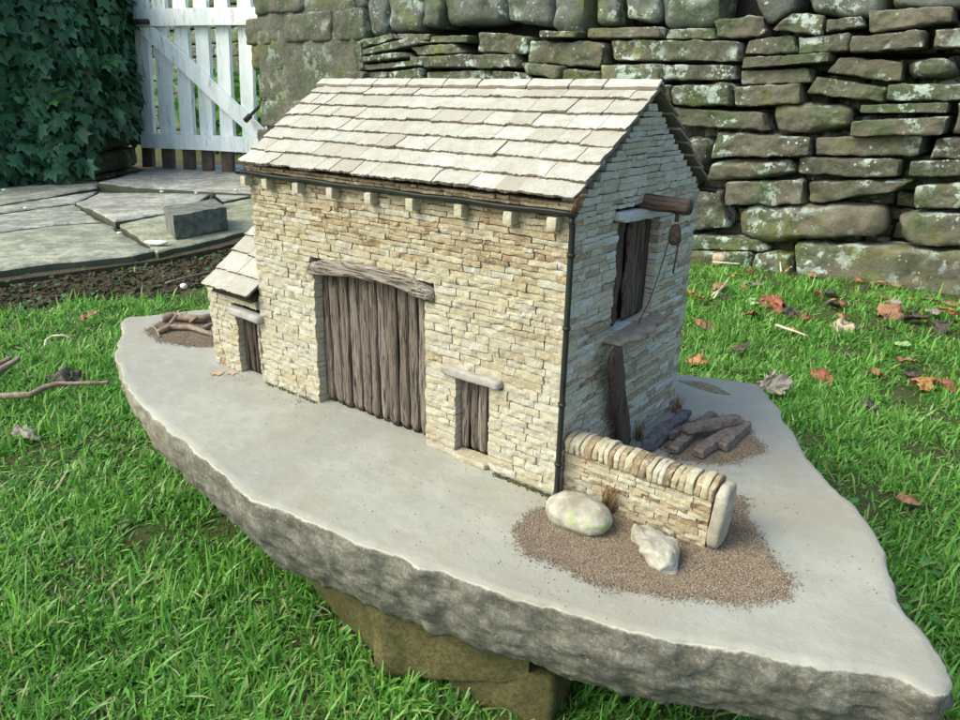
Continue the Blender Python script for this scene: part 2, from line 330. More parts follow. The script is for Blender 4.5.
def m_leafy(name, stops, rough=0.55, trans=0.35, spec=0.35, two=None):
    t = NT(name); c = t.ramp(t.attr(), stops)
    n1 = t.noise(40, 3); c = t.mix(t.ramp(n1, [(0.4, 0.25), (0.6, 0.0)]), c, (0.02, 0.03, 0.01))
    t.setin(t.b, 'Base Color', c); t.b.inputs['Roughness'].default_value = rough; t.b.inputs['Specular IOR Level'].default_value = spec
    tr = t.node('ShaderNodeBsdfTranslucent'); t.link(c, tr.inputs[0]); mx = t.node('ShaderNodeMixShader'); mx.inputs[0].default_value = trans
    t.link(t.b.outputs[0], mx.inputs[1]); t.link(tr.outputs[0], mx.inputs[2]); t.link(mx.outputs[0], t.out.inputs[0]); return t.m
M_GRASS = m_leafy('grass_blades', [(0, (0.04, 0.11, 0.02)), (0.25, (0.10, 0.28, 0.04)), (0.6, (0.19, 0.47, 0.07)), (0.85, (0.34, 0.62, 0.14)), (0.93, (0.34, 0.42, 0.14)), (1, (0.60, 0.54, 0.32))], 0.42, 0.45, 0.5)
M_IVY = m_leafy('ivy_leaves', [(0, (0.012, 0.045, 0.018)), (0.5, (0.032, 0.115, 0.048)), (0.85, (0.085, 0.21, 0.115)), (1, (0.10, 0.28, 0.06))], 0.5, 0.12, 0.4)
M_BRIGHT = m_leafy('bright_leaves', [(0, (0.05, 0.16, 0.02)), (1, (0.16, 0.36, 0.04))], 0.5, 0.4)
M_FROND = m_leafy('mixed_weeds', [(0, (0.03, 0.12, 0.03)), (1, (0.09, 0.26, 0.07))], 0.5, 0.3)
def m_dead(name, a, b): return m_plain(name, a, b, 35, 0.6, 0.5, 0.003, 0.35)
DEAD = {'orange': m_dead('orange_leaf', (0.30, 0.12, 0.04), (0.48, 0.26, 0.11)), 'brown': m_dead('brown_leaf', (0.15, 0.07, 0.035), (0.32, 0.18, 0.10)),
        'red': m_dead('red_leaf', (0.17, 0.045, 0.025), (0.30, 0.12, 0.07)), 'grey': m_dead('grey_leaf', (0.16, 0.14, 0.12), (0.34, 0.29, 0.25)),
        'dark': m_dead('dark_leaf', (0.035, 0.028, 0.025), (0.09, 0.07, 0.06)), 'pale': m_dead('pale_leaf', (0.30, 0.24, 0.16), (0.50, 0.40, 0.29)),
        'green': m_dead('green_leaf', (0.16, 0.30, 0.10), (0.34, 0.44, 0.20))}
M_FILM = m_plain('tan_scrap', (0.36, 0.25, 0.17), (0.48, 0.37, 0.27), 60)
M_PEB = m_plain('pebble_stone', (0.30, 0.22, 0.15), (0.48, 0.40, 0.30), 60)
M_WHITE = m_plain('white_scrap', (0.6, 0.6, 0.55), (0.75, 0.75, 0.7), 60)
M_IRON = m_plain('dark_iron', (0.02, 0.02, 0.018), (0.06, 0.055, 0.05), 90, 0.6)
def m_trough():
    t = NT('mossy_yellow_stone'); c = t.mix(t.ramp(t.noise(10, 5), [(0.35, 0.0), (0.65, 1.0)]), (0.085, 0.078, 0.030), (0.20, 0.17, 0.075))
    c = t.mix(t.ramp(t.noise(22, 5), [(0.45, 0.0), (0.65, 0.7)]), c, (0.06, 0.075, 0.025)); c = t.mix(t.ramp(t.noise(150, 6, 0.8), [(0.4, 0.7), (0.55, 0.0)]), c, (0.05, 0.045, 0.02)); return t.done(c, 0.9, t.bump(t.noise(160, 6, 0.75), 0.9, 0.004), 0.15)
M_TROUGH = m_trough()

# ------------------------------------------------------------------ ground
def smooth(a, b, x):
    t = np.clip((x - a) / (b - a), 0, 1); return t * t * (3 - 2 * t)
FLZ = -0.15
flag_px = [  # each flag: outline in the paving's own plane, moss amount, extra height
    ([(-60, 241), (0, 233), (58, 225), (104, 223), (152, 249), (130, 255), (60, 262), (0, 269), (-60, 276)], 0.55, 0),
    ([(-60, 221), (0, 214), (75, 204), (102, 221), (58, 223.5), (0, 231.5), (-60, 239)], 0.1, 0.0),
    ([(-60, 212), (0, 206), (38, 200), (75, 194), (98, 191.5), (74, 202.5), (0, 212.5), (-60, 219.5)], 0.05, 0.0),
    ([(-60, 187), (0, 183), (60, 180), (98, 181), (97, 187), (38, 198), (0, 204), (-60, 210)], 0.3, 0.0),
    ([(77, 202.5), (101, 192.5), (170, 193), (250, 195.5), (167, 211.5), (116, 221)], 0.0, 0.01),
    ([(100, 182), (158, 166), (240, 164), (330, 172), (330, 197), (250, 193), (200, 190.5), (140, 187)], 0.0, 0.02),
    ([(118, 224), (167, 213.5), (250, 198), (320, 203), (330, 226), (252, 228), (215, 238.5), (177, 247), (160, 252), (150, 247)], 0.75, -0.004)]
flags = [(np.array([onz(x, y, FLZ + dz)[:2] for x, y in pp]), ms, dz) for pp, ms, dz in flag_px]
def inpoly(X, Y, poly):
    ins = np.zeros(X.shape, bool); n = len(poly); j = n - 1
    for i in range(n):
        xi, yi = poly[i]; xj, yj = poly[j]
        c = ((yi > Y) != (yj > Y)) & (X < (xj - xi) * (Y - yi) / (yj - yi + 1e-12) + xi); ins ^= c; j = i
    return ins
path_all = np.array([onz(x, y, -0.16)[:2] for x, y in [(-80, 285), (0, 276), (100, 263), (155, 256), (180, 251), (220, 243), (256, 232), (340, 228), (340, 160), (130, 158), (-60, 175)]])
soil_poly = np.array([onz(x, y, -0.21)[:2] for x, y in [(-80, 330), (0, 313), (60, 302), (110, 298), (165, 292), (215, 279), (265, 268), (300, 250), (340, 225), (150, 240), (0, 270), (-80, 280)]])
def gz(X, Y):
    X = np.asarray(X, float); Y = np.asarray(Y, float)
    P = np.stack([X, Y, X * 0], -1)
    z = -0.232 + 0.012 * fbm(P, 1.6, 3) + 0.006 * fbm(P, 9, 4)
    z = z + 0.03 * smooth(1.4, 2.5, Y) * smooth(-1.2, 0.4, X)
    d = smooth(-1.7, -2.3, X + 0.25 * Y)
    z = z + 0.03 * d
    return z
xs = np.unique(np.concatenate([np.linspace(-9, 3.2, 306), -9 - np.geomspace(0.3, 90, 14), 3.2 + np.geomspace(0.3, 90, 14)]))
ys = np.unique(np.concatenate([np.linspace(-1.4, 5.0, 160), -1.4 - np.geomspace(0.3, 90, 12), 5 + np.geomspace(0.3, 90, 14)]))
GX, GY = np.meshgrid(xs, ys, indexing='ij'); nx, ny = GX.shape
GZ = gz(GX, GY); insoil = inpoly(GX, GY, soil_poly) | inpoly(GX, GY, path_all)
GZ = GZ + insoil * 0.012 * fbm(np.stack([GX, GY, GX * 0], -1), 22, 8)
ii = np.arange(nx * ny).reshape(nx, ny)
F = np.stack([ii[:-1, :-1], ii[1:, :-1], ii[1:, 1:], ii[:-1, 1:]], -1).reshape(-1, 4)
g = MB(); g.add(np.stack([GX, GY, GZ], -1).reshape(-1, 3), F, np.where(insoil, 0.08, 1.0).ravel())
go = g.build('ground', M_GROUND); go['kind'] = 'structure'

# ------------------------------------------------------------------ paved path
bed = MB(); pc = path_all.mean(0)
ring = path_all; nb = len(ring)
Vb = np.concatenate([np.c_[ring, np.full(nb, FLZ - 0.030)], np.c_[ring, np.full(nb, FLZ - 0.12)]])
bed.add(Vb, [np.array([list(range(nb))]), np.array([(i, i + nb, (i + 1) % nb + nb, (i + 1) % nb) for i in range(nb)])], 0.05)
po = bed.build('path', M_GROUND, loc=(pc[0], pc[1], FLZ - 0.03), smooth=False); po['kind'] = 'structure'
def polyslab(mb, poly, ztop, th, jit=0.006, seed=0, r=0.5, step=0.03, bevel=0.008):
    pts = []
    for i in range(len(poly)):
        a = poly[i]; b = poly[(i + 1) % len(poly)]; m = max(2, int(np.linalg.norm(b - a) / step))
        for k in range(m): pts.append(a + (b - a) * k / m)
    pts = np.array(pts); n = len(pts); P3 = np.c_[pts, np.zeros(n)]
    pts = pts + nvec(P3, 9, seed)[:, :2] * jit * 2
    c = pts.mean(0); t = np.roll(pts, -1, 0) - np.roll(pts, 1, 0); t /= np.linalg.norm(t, axis=1)[:, None] + 1e-9
    area = 0.5 * np.sum(pts[:, 0] * np.roll(pts[:, 1], -1) - np.roll(pts[:, 0], -1) * pts[:, 1]); nrm = np.stack([t[:, 1], -t[:, 0]], -1) * (1 if area > 0 else -1)
    rings = []
    for off, z in ((-bevel * 2.2, 0), (-bevel * 0.8, -bevel * 0.35), (0.0, -bevel), (bevel * 0.2, -th * 0.5), (-bevel * .5, -th)):
        q = pts + nrm * off; zz = ztop + z + 0.25 * jit * noise(np.c_[q, np.zeros(n)], 16, seed + 5); rings.append(np.c_[q, zz])
    V = np.concatenate(rings); FF = []
    for k in range(4):
        a = np.arange(n) + k * n; b = np.roll(np.arange(n), -1) + k * n; FF.append(np.stack([a, a + n, b + n, b], -1))
    # inner fan rings so that the top is gently uneven
    inner = []; base = len(V); prev = np.arange(n); Vs = [V]
    for s_ in (0.75, 0.5, 0.25):
        q = c + (rings[0][:, :2] - c) * s_; zz = ztop + jit * 0.5 * fbm(np.c_[q, np.zeros(n)], 7, seed + 9); Vs.append(np.c_[q, zz]); cur = np.arange(n) + base; base += n
        FF.append(np.stack([cur, prev, np.roll(prev, -1), np.roll(cur, -1)], -1)); prev = cur
    Vs.append(np.array([[c[0], c[1], ztop]])); FF.append(np.stack([np.full(n, base), prev, np.roll(prev, -1)], -1))
    mb.add(np.concatenate(Vs), FF, r)
for k, (poly, ms, dz) in enumerate(flags):
    m = MB(); polyslab(m, poly, FLZ + dz, 0.055, 0.009, 30 + k, ms, bevel=0.007); m.build('flagstone', M_FLAG, po, sharp=35)

# ------------------------------------------------------------------ dry stone wall at the back
WY = 2.5
px_stones = [((357,42),(395,34),(397,39),(366,48)),((357,52),(418,36),(430,43),(360,57)),((358,58),(405,51),(412,58),(359,64)),((355,66),(413,61),(416,66),(358,71)),((358,73),(386,71),(386,78),(359,79)),((393,72),(423,68),(424,79),(393,80)),((412,57),(425,56),(425,66),(413,66)),((397,34),(432,34),(430,40),(400,39)),((432,36),(470,35),(469,42),(430,43)),((411,47),(455,43),(464,53),(417,55)),((426,57),(475,54),(480,68),(427,68)),((426,72),(492,70),(494,79),(426,80)),((477,31),(528,37),(528,54),(476,53)),((476,55),(515,54),(522,68),(478,69)),((496,71),(530,73),(535,80),(496,80)),((522,62),(565,66),(563,79),(530,75)),((564,69),(601,71),(603,84),(562,83)),((528,41),(607,42),(601,69),(527,62)),((543,31),(583,32),(580,38),(543,38)),((588,28),(663,27),(664,38),(587,39)),((601,65),(664,64),(665,83),(603,82)),((668,29),(713,28),(716,39),(665,39)),((610,40),(741,41),(741,62),(614,61)),((645,64),(735,65),(737,80),(648,80)),((652,86),(673,85),(673,102),(655,101)),((674,86),(733,83),(734,106),(674,105)),((660,107),(766,113),(769,131),(665,124)),((711,19),(765,14),(768,35),(717,40)),((773,29),(795,14),(826,17),(822,35)),((827,20),(862,16),(866,27),(826,33)),((748,40),(794,35),(798,54),(744,55)),((746,58),(832,53),(832,62),(744,69)),((799,38),(852,33),(850,52),(800,54)),((866,11),(955,6),(954,22),(870,33)),((853,37),(926,30),(925,48),(851,54)),((936,30),(962,27),(975,46),(932,48)),((741,71),(810,68),(813,83),(741,85)),((736,86),(801,83),(803,104),(736,107)),((838,57),(903,61),(901,82),(826,73)),((905,58),(955,56),(955,80),(906,78)),((815,76),(887,87),(884,103),(804,93)),((888,84),(975,84),(975,101),(886,101)),((772,101),(850,105),(850,130),(775,135)),((860,105),(951,102),(948,113),(859,113)),((852,121),(951,116),(945,135),(851,136)),((958,103),(975,103),(975,136),(953,134)),((680,137),(713,138),(705,168),(680,165)),((718,132),(812,137),(811,156),(713,157)),((708,160),(793,158),(797,176),(702,183)),((814,138),(926,134),(920,156),(814,156)),((937,138),(975,138),(975,159),(928,158)),((799,157),(902,159),(899,178),(797,174)),((909,161),(975,160),(975,177),(908,177)),((725,183),(802,180),(805,204),(725,206)),((808,181),(913,180),(895,193),(807,203)),((915,186),(975,181),(975,208),(914,208)),((680,190),(722,191),(729,228),(680,231)),((734,207),(885,202),(886,238),(737,243)),((893,214),(975,212),(975,248),(905,244)),((680,234),(760,240),(768,251),(680,249)),((680,250),(753,252),(752,272),(680,274)),((757,252),(792,254),(793,276),(757,274)),((794,243),(975,252),(975,300),(795,288))]
px_round = {39: 3.2, 46: 3, 57: 4, 58: 4.5, 48: 4, 42: 5, 2: 6}
px_cope = [((370,-14),(389,-14),(388,36),(371,36)),((389,-30),(425,-30),(424,33),(389,33)),((426,-15),(444,-15),(444,29),(426,27)),((445,-32),(503,-32),(503,22),(446,27)),((505,-25),(553,-25),(552,26),(505,21)),((554,-32),(595,-32),(583,37),(553,31)),((596,-20),(620,-20),(618,27),(598,27)),((622,-18),(660,-18),(660,25),(624,20)),((661,-30),(731,-30),(716,28),(662,28)),((741,-22),(803,-22),(795,12),(768,24)),((806,-24),(886,-26),(884,17),(808,16)),((890,-28),(975,-30),(975,8),(894,9))]
wallt = thing('dry_stone_wall', (-0.9, WY + 0.15, -0.23), 'long lichen covered dry stone wall across the back of the lawn', 'wall')
sm = MB(); rects = []
def c4w(c, Y): return [onY(x, y, Y)[[0, 2]] for x, y in c]
for k, c in enumerate(px_stones):
    q4 = c4w(c, WY); a = np.array(q4); gap = 0.004
    cen = a.mean(0); q4 = [cen + (p - cen) * (1 - 0.0) for p in q4]
    rects.append((a[:, 0].min(), a[:, 0].max(), a[:, 1].min(), a[:, 1].max()))
    quadstone(sm, q4, WY - R.uniform(0.0, 0.045), R.uniform(0.22, 0.3), q=px_round.get(k, R.uniform(11, 22)), amp=0.0085, seed=k + 1, r=R.random(), res=(34, 6, 14))
def free(x0, x1, z0, z1):
    for a, b, c, d in rects:
        ox = min(x1, b) - max(x0, a); oz = min(z1, d) - max(z0, c)
        if ox > 0.01 and oz > 0.01: return False
    return True
def fill(mb, X0, X1, Z0, Z1, lo, hi, y0=WY, seed=0, lr=(1.6, 4.5), chk=True, qq=(9, 18)):
    z = Z0; r_ = random.Random(seed); k = 0
    while z < Z1:
        h = r_.uniform(lo, hi); x = X0 + r_.uniform(-0.2, 0)
        while x < X1:
            L = h * r_.uniform(*lr); k += 1
            a, b = x + 0.006, min(x + L, X1 + .05) - 0.006
            if b - a > 0.04:
                ok = (not chk) or free(a, b, z + 0.004, z + h - 0.004)
                if not ok:   # try a shorter stone
                    for tt in (0.66, 0.4):
                        b2 = a + (b - a) * tt
                        if free(a, b2, z + 0.004, z + h - 0.004) and b2 - a > 0.05: b = b2; ok = True; break
                if ok:
                    j = lambda: r_.uniform(-0.012, 0.012)
                    quadstone(mb, [(a + j(), z + h - 0.005 + j()), (b + j(), z + h - 0.005 + j()), (b + j(), z + 0.004), (a + j(), z + 0.004)], y0 - r_.uniform(-0.01, 0.035), 0.26, res=(16, 4, 9), q=r_.uniform(*qq), amp=0.008, seed=seed * 50 + k, r=r_.random())
            x += L
        z += h
fill(sm, -2.93, -0.85, -0.26, 0.50, 0.06, 0.12, seed=3); fill(sm, 0.27, 3.0, -0.26, 0.78, 0.06, 0.14, seed=4); fill(sm, -0.9, 0.3, -0.26, 0.7, 0.06, 0.08, y0=WY + 0.15, seed=6, chk=False)
sm.build('stonework', M_WALL, wallt, sharp=48)
bk = MB(); box(bk, -2.9, 3.05, WY + 0.17, WY + 0.42, -0.3, 0.93); bk.build('rubble_core', M_BACK, wallt, smooth=False)
for k, c in enumerate(px_cope):
    m = MB(); quadstone(m, c4w(c, WY), WY - R.uniform(0, 0.04), 0.3, res=(10, 6, 12), q=R.uniform(5, 9), amp=0.011, seed=90 + k, r=R.random(), sc=9); m.build('coping_stone', M_COPE, wallt, sharp=48)
x = 0.29; k = 0
while x < 3.0:
    wd = R.uniform(0.12, 0.28); m = MB(); t_ = 0.98 + R.uniform(-.05, .08)
    quadstone(m, [(x + .01, t_), (x + wd - .01, t_ + R.uniform(-.03, .03)), (x + wd - .01, 0.775), (x + .01, 0.775)], WY - R.uniform(0, .03), 0.3, res=(8, 6, 10), q=7, amp=0.012, seed=150 + k, r=R.random()); m.build('coping_stone', M_COPE, wallt, sharp=48); x += wd; k += 1
# gate pier
pier = thing('gate_pier', (-3.45, WY + 0.2, -0.2), 'rough weathered stone pier between the white gate and the dry stone wall', 'pier')
pm = MB(); fill(pm, -3.90, -2.97, -0.3, 1.25, 0.07, 0.22, y0=WY - 0.02, seed=11, lr=(1.3, 3.6), chk=False, qq=(16, 30)); pm.build('stonework', M_PILLAR, pier)
pk = MB(); block(pk, (-3.46, WY + 0.20, 0.47), (1, 0, 0), (0, 1, 0), (0, 0, 1), (0.95, 0.46, 1.6), (40, 10, 80), 30, 0.016, 10, 3, 0.5); pk.build('mortar_core', M_PILLAR, pier)

# ------------------------------------------------------------------ garden gate
gB0, gB1 = onz(155, 167.5, FLZ + 0.02), onz(236, 172.5, FLZ + 0.02)
gd = gB1 - gB0; gd[2] = 0; gd /= np.linalg.norm(gd); gn = np.array([gd[1], -gd[0], 0.0])       # gn points to the viewer
gatet = thing('garden_gate', tuple((gB0 + gB1) / 2), 'white painted picket gate with a diagonal brace beside the ivy', 'gate')
def board(mb, c, off, th):
    Pf = [onplane(x, y, gB0 + gn * off, gn) for x, y in c]; Pb = [p - gn * th for p in Pf]
    # subdivide lightly for a hand painted wobble
    T, Fq = sbox(2, 1, 10); u = (T[:, 0] + 1) / 2; v = (T[:, 2] + 1) / 2; w_ = (T[:, 1] + 1) / 2
    TL, TR, BR, BL = Pf; top = TL * (1 - u)[:, None] + TR * u[:, None]; bot = BL * (1 - u)[:, None] + BR * u[:, None]
    P = bot * (1 - v)[:, None] + top * v[:, None] - gn * (w_ * th)[:, None] + 0.006 * nvec(bot * (1 - v)[:, None] + top * v[:, None], 4, 7)
    mb.add(P, Fq)
tops = [132.5, 151, 172, 193, 214, 237, 259]; bots = [141.5, 161.5, 182, 201, 221, 243, 266]
for i, (a, b) in enumerate(zip(tops, bots)):
    wd = 13.0 if i < 6 else 7.5
    def xa(y): return a + (b - a) * y / 150.0
    m = MB(); board(m, [(xa(-26), -26), (xa(-26) + wd, -26), (xa(146) + wd, 146), (xa(146), 146)], 0, 0.035); pk_ = m.build('picket', M_PAINT, gatet, smooth=False)
    yb = 167.5 + (xa(168) - 144) * 0.062
    m = MB(); board(m, [(xa(146.5), 146.5), (xa(146.5) + wd * .8, 146.5), (xa(yb) + wd * .8, yb), (xa(yb), yb)], 0.0, 0.035)
    f_ = m.build('picket_foot', M_FOOT, gatet, smooth=False); child_label(f_, 'bare brown unpainted foot of a white picket')
m = MB(); board(m, [(133, 9), (266.5, 7), (266.5, 24.5), (133.5, 26.5)], 0.045, 0.04); m.build('rail', M_PAINT, gatet, smooth=False)
m = MB(); board(m, [(140, 133.3), (272, 138), (272.5, 154), (141, 147.5)], 0.045, 0.04); m.build('rail', M_PAINT, gatet, smooth=False)
m = MB(); board(m, [(134.5, 27.5), (153, 27), (271, 136.5), (252, 137)], 0.04, 0.034); m.build('brace', M_PAINT, gatet, smooth=False)
m = MB(); pa, pb = onplane(273, 92, gB0 + gn * .09, gn), onplane(247, 119, gB0 + gn * .09, gn); tube(m, line(pa, pb, 6), 0.012, 8); tube(m, line(pb - (pb - pa) * 0.12, pb + (pb - pa) * .06, 4), 0.021, 8)
m.build('latch_rod', M_IRON, gatet)
m = MB(); pa = onplane(131, 22, gB0 + gn * .07, gn); tube(m, line(pa, pa + gd * 0.16, 3), 0.02, 6); m.build('hinge', M_IRON, gatet)

# ------------------------------------------------------------------ wall under the ivy, garden behind the gate
ivw = thing('mossy_wall', (-5.4, 1.6, -0.2), 'dark mossy stone wall under the ivy left of the gate', 'wall')
ipx = np.array([-230., -90., 0., 37., 75., 105., 128., 140.]); ipy = np.array([196., 189., 184., 180.5, 179.5, 176., 171., 166.5])
ivb = np.array([onz(x, y, FLZ - 0.01)[:2] for x, y in zip(ipx, ipy)]); seg = np.linalg.norm(np.diff(ivb, axis=0), axis=1); cs = np.r_[0, np.cumsum(seg)]
def ivp(t):   # point and outward normal on the wall line, t in metres from the left end
    t = np.asarray(t, float); X = np.interp(t, cs, ivb[:, 0]); Y = np.interp(t, cs, ivb[:, 1]); e = 0.15
    dx = np.interp(t + e, cs, ivb[:, 0]) - np.interp(t - e, cs, ivb[:, 0]); dy = np.interp(t + e, cs, ivb[:, 1]) - np.interp(t - e, cs, ivb[:, 1]); l_ = np.hypot(dx, dy)
    return X, Y, dy / l_, -dx / l_
m = MB(); z = -0.28; r_ = random.Random(21); k = 0
while z < 1.2:
    h = r_.uniform(0.11, 0.22); t = r_.uniform(-.1, 0)
    while t < cs[-1]:
        l_ = min(h * r_.uniform(1.3, 3.0), cs[-1] - t + 0.02); X_, Y_, n0, n1 = ivp(t + l_ / 2); N3 = np.array([n0, n1, 0]); U3 = np.array([-n1, n0, 0]); k += 1
        block(m, np.array([X_, Y_, z + h / 2]) - N3 * (0.14 + r_.uniform(0, .03)), U3, N3, (0, 0, 1), (l_ - .012, 0.28, h - .012), (12, 5, 7), 8, 0.014, 12, k, r_.random()); t += l_
    z += h
m.build('stonework', m_mossy('mossy_green_stone', (0.05, 0.055, 0.035), (0.10, 0.10, 0.07), (0.07, 0.14, 0.03), 0.3, 0.8), ivw)
m = MB(); a_ = [ivp(t) for t in np.linspace(0, cs[-1], 14)]; fr_ = [(q[0] - q[2] * .16, q[1] - q[3] * .16) for q in a_]; bk_ = [(q[0] - q[2] * .5, q[1] - q[3] * .5) for q in a_]; n_ = 14
V_ = [(x, y, z) for z in (-.3, 1.25) for x, y in fr_] + [(x, y, z) for z in (-.3, 1.25) for x, y in bk_]; F_ = []
for i in range(n_ - 1): F_ += [(i, i + 1, n_ + i + 1, n_ + i), (2 * n_ + i, 3 * n_ + i, 3 * n_ + i + 1, 2 * n_ + i + 1), (n_ + i, n_ + i + 1, 3 * n_ + i + 1, 3 * n_ + i)]
F_ += [(0, n_, 3 * n_, 2 * n_), (n_ - 1, 3 * n_ - 1, 4 * n_ - 1, 2 * n_ - 1)]
m.add(V_, np.array(F_)); m.build('rubble_core', M_BACK, ivw, smooth=False)
fw_ = thing('far_garden_wall', (-7.5, 6.2, -0.2), 'green mossy garden wall seen between the gate pickets', 'wall')
m = MB(); fill(m, -14, -4.5, -0.3, 2.6, 0.16, 0.34, y0=5.6, seed=31, lr=(1.5, 3.5), chk=False); m.build('stonework', m_mossy('far_mossy_stone', (0.07, 0.08, 0.05), (0.15, 0.15, 0.10), (0.12, 0.19, 0.05), 0.5, 0.6), fw_)
m = MB(); box(m, -14.1, -4.4, 5.74, 6.1, -0.3, 2.6); m.build('rubble_core', M_BACK, fw_, smooth=False)
LOBE = np.array([(0, 0), (0.22, -0.10), (0.50, 0.05), (0.36, 0.28), (0.52, 0.62), (0.24, 0.56), (0, 1.0), (-0.24, 0.56), (-0.52, 0.62), (-0.36, 0.28), (-0.50, 0.05), (-0.22, -0.10)])
def leaves(mb, P, size, nrm, up, rnd, curl=0.18, shape=LOBE, seed=0):
    """many leaves: P (n,3) stalk points, nrm facing, up = direction of the tip"""
    n = len(P); tip = up / (np.linalg.norm(up, axis=1)[:, None] + 1e-9); N_ = nrm - (nrm * tip).sum(1)[:, None] * tip; N_ /= np.linalg.norm(N_, axis=1)[:, None] + 1e-9
    side = np.cross(tip, N_); k = len(shape)
    ctr = P + tip * (0.35 * size)[:, None]
    ring = P[:, None] + side[:, None] * (shape[None, :, 0] * size[:, None])[..., None] + tip[:, None] * (shape[None, :, 1] * size[:, None])[..., None] \
        - N_[:, None] * ((shape[None, :, 0] ** 2 * 1.6 + (shape[None, :, 1] - .35) ** 2 * 0.8) * curl * size[:, None])[..., None]
    V = np.concatenate([ctr[:, None], ring], 1).reshape(-1, 3); base = np.arange(n)[:, None] * (k + 1)
    tri = np.array([(0, 1 + i, 1 + (i + 1) % k) for i in range(k)])
    F_ = (base[:, :, None] + tri[None]).reshape(-1, 3); mb.add(V, F_, np.repeat(rnd, k + 1))
ivt = thing('ivy', (-5.4, 1.5, -0.15), 'dark glossy ivy covering the wall at the upper left', 'ivy')
n = 11000; it_ = rng.uniform(0, cs[-1] - 0.02, n); ivz = rng.uniform(-0.18, 1.38, n); bx, by, bn0, bn1 = ivp(it_)
s_ = smooth(cs[3] + 0.05, cs[4] + 0.15, it_); low = -0.22 + s_ * 0.40 + 0.09 * noise(np.c_[it_, it_ * 0, it_ * 0], 3.5, 3)
bul = 0.13 + 0.22 * fbm(np.c_[it_, ivz, it_ * 0], 1.8, 9) + 0.06 * np.clip(1.0 - ivz, 0, 1)
off = np.clip(bul, 0.02, 0.5) * (1 - 0.85 * smooth(cs[-3], cs[-1], it_)) + rng.uniform(-0.16, 0.09, n)
keep = (ivz > low); it_, ivz, bx, by, bn0, bn1, off = [q[keep] for q in (it_, ivz, bx, by, bn0, bn1, off)]; n = len(it_)
P = np.c_[bx + bn0 * off, by + bn1 * off, ivz]; nr = np.c_[bn0, bn1, np.full(n, 0.45)] + rng.normal(0, 0.52, (n, 3)); up = np.c_[rng.normal(0, 0.45, n) + bn0 * .3, rng.normal(0, 0.3, n) + bn1 * .3, -np.abs(rng.normal(0.9, 0.35, n))]
m = MB(); leaves(m, P, rng.uniform(0.045, 0.135, n), nr, up, np.clip(rng.normal(0.45, 0.24, n), 0, 1)); m.build('foliage', M_IVY, ivt)
m = MB()
for k in range(30):
    X_, Y_, n0, n1 = ivp(R.uniform(0.1, cs[3])); pts = [np.array([X_ + n0 * .04 + 0.07 * math.sin(j * 0.9 + k) * -n1, Y_ + n1 * .04 + 0.07 * math.sin(j * .9 + k) * n0, -0.22 + j * 0.18]) for j in range(8)]; tube(m, pts, np.linspace(0.016, 0.006, 8), 6, 0.5)
m.build('stem', M_STICK, ivt)
bs = thing('leafy_plant', (-6.4, 4.0, -0.2), 'bright green leafy plant growing behind the gate', 'plant')
n = 2200; P = np.c_[rng.uniform(-7.6, -4.9, n), rng.normal(4.2, 0.2, n), rng.normal(0.25, 0.22, n)]; P = P[(P[:, 2] > -0.2) & (P[:, 2] < 0.62)]; n = len(P)
m = MB(); leaves(m, P, rng.uniform(0.06, 0.15, n), np.c_[rng.normal(.2, .4, n), np.full(n, -1.0), rng.normal(0.7, 0.4, n)], rng.normal(0, 1, (n, 3)), rng.random(n)); m.build('foliage', M_BRIGHT, bs)
m = MB()
for k in range(24):
    a = np.array([R.uniform(-7.5, -5), R.uniform(4.0, 4.4), -0.25]); tube(m, line(a, a + np.array([R.uniform(-.15, .15), R.uniform(-.1, .1), R.uniform(.4, .8)]), 5), 0.012, 5)
m.build('stem', M_STICK, bs)

# ------------------------------------------------------------------ block and small debris on the paving
a, b, c_ = onz(176, 239.7, FLZ), onz(229, 229, FLZ), onz(166, 229, FLZ)
u = b - a; Lb = np.linalg.norm(u); u /= Lb; v = c_ - a; dv = np.linalg.norm(v); v /= dv
hb = 0.105; m = MB(); ctr = a + u * Lb / 2 + v * dv / 2
block(m, ctr + np.array([0, 0, hb / 2]), u, v, (0, 0, 1), (Lb, dv, hb), (24, 12, 12), 60, 0.004, 14, 5)
tag(m.build('stone_block', M_BLOCK, loc=(ctr[0], ctr[1], FLZ), sharp=40), 'dark grey squared stone block lying on the mossy paving flag', 'stone block')
pts = [onz(x, y, FLZ + 0.02) + np.array([0, 0, z]) for x, y, z in [(222, 204.5, 0), (216, 203.5, .03), (212, 202, .04), (208, 201.5, .025), (203, 202, .01), (198, 205, .0), (205, 206, 0.0), (212, 205, .03), (214, 204, .05)]]
m = MB(); tube(m, pts, 0.013, 6, amp=0.006, sc=20); tag(m.build('bent_twig', M_IRON, loc=tuple(pts[4])), 'dark bent twig lying behind the stone block on the paving', 'twig')
m = MB(); a, b = onz(147, 241.5, FLZ + .01), onz(165, 243.5, FLZ + .01); block(m, (a + b) / 2, (b - a) / np.linalg.norm(b - a), (0.2, 1, 0), (0, 0, 1), (np.linalg.norm(b - a), 0.05, 0.012), (8, 4, 2), 4, 0.006, 30, 2)
tag(m.build('white_scrap', M_WHITE, loc=tuple((a + b) / 2)), 'narrow white scrap on the paving beside the stone block', 'scrap')
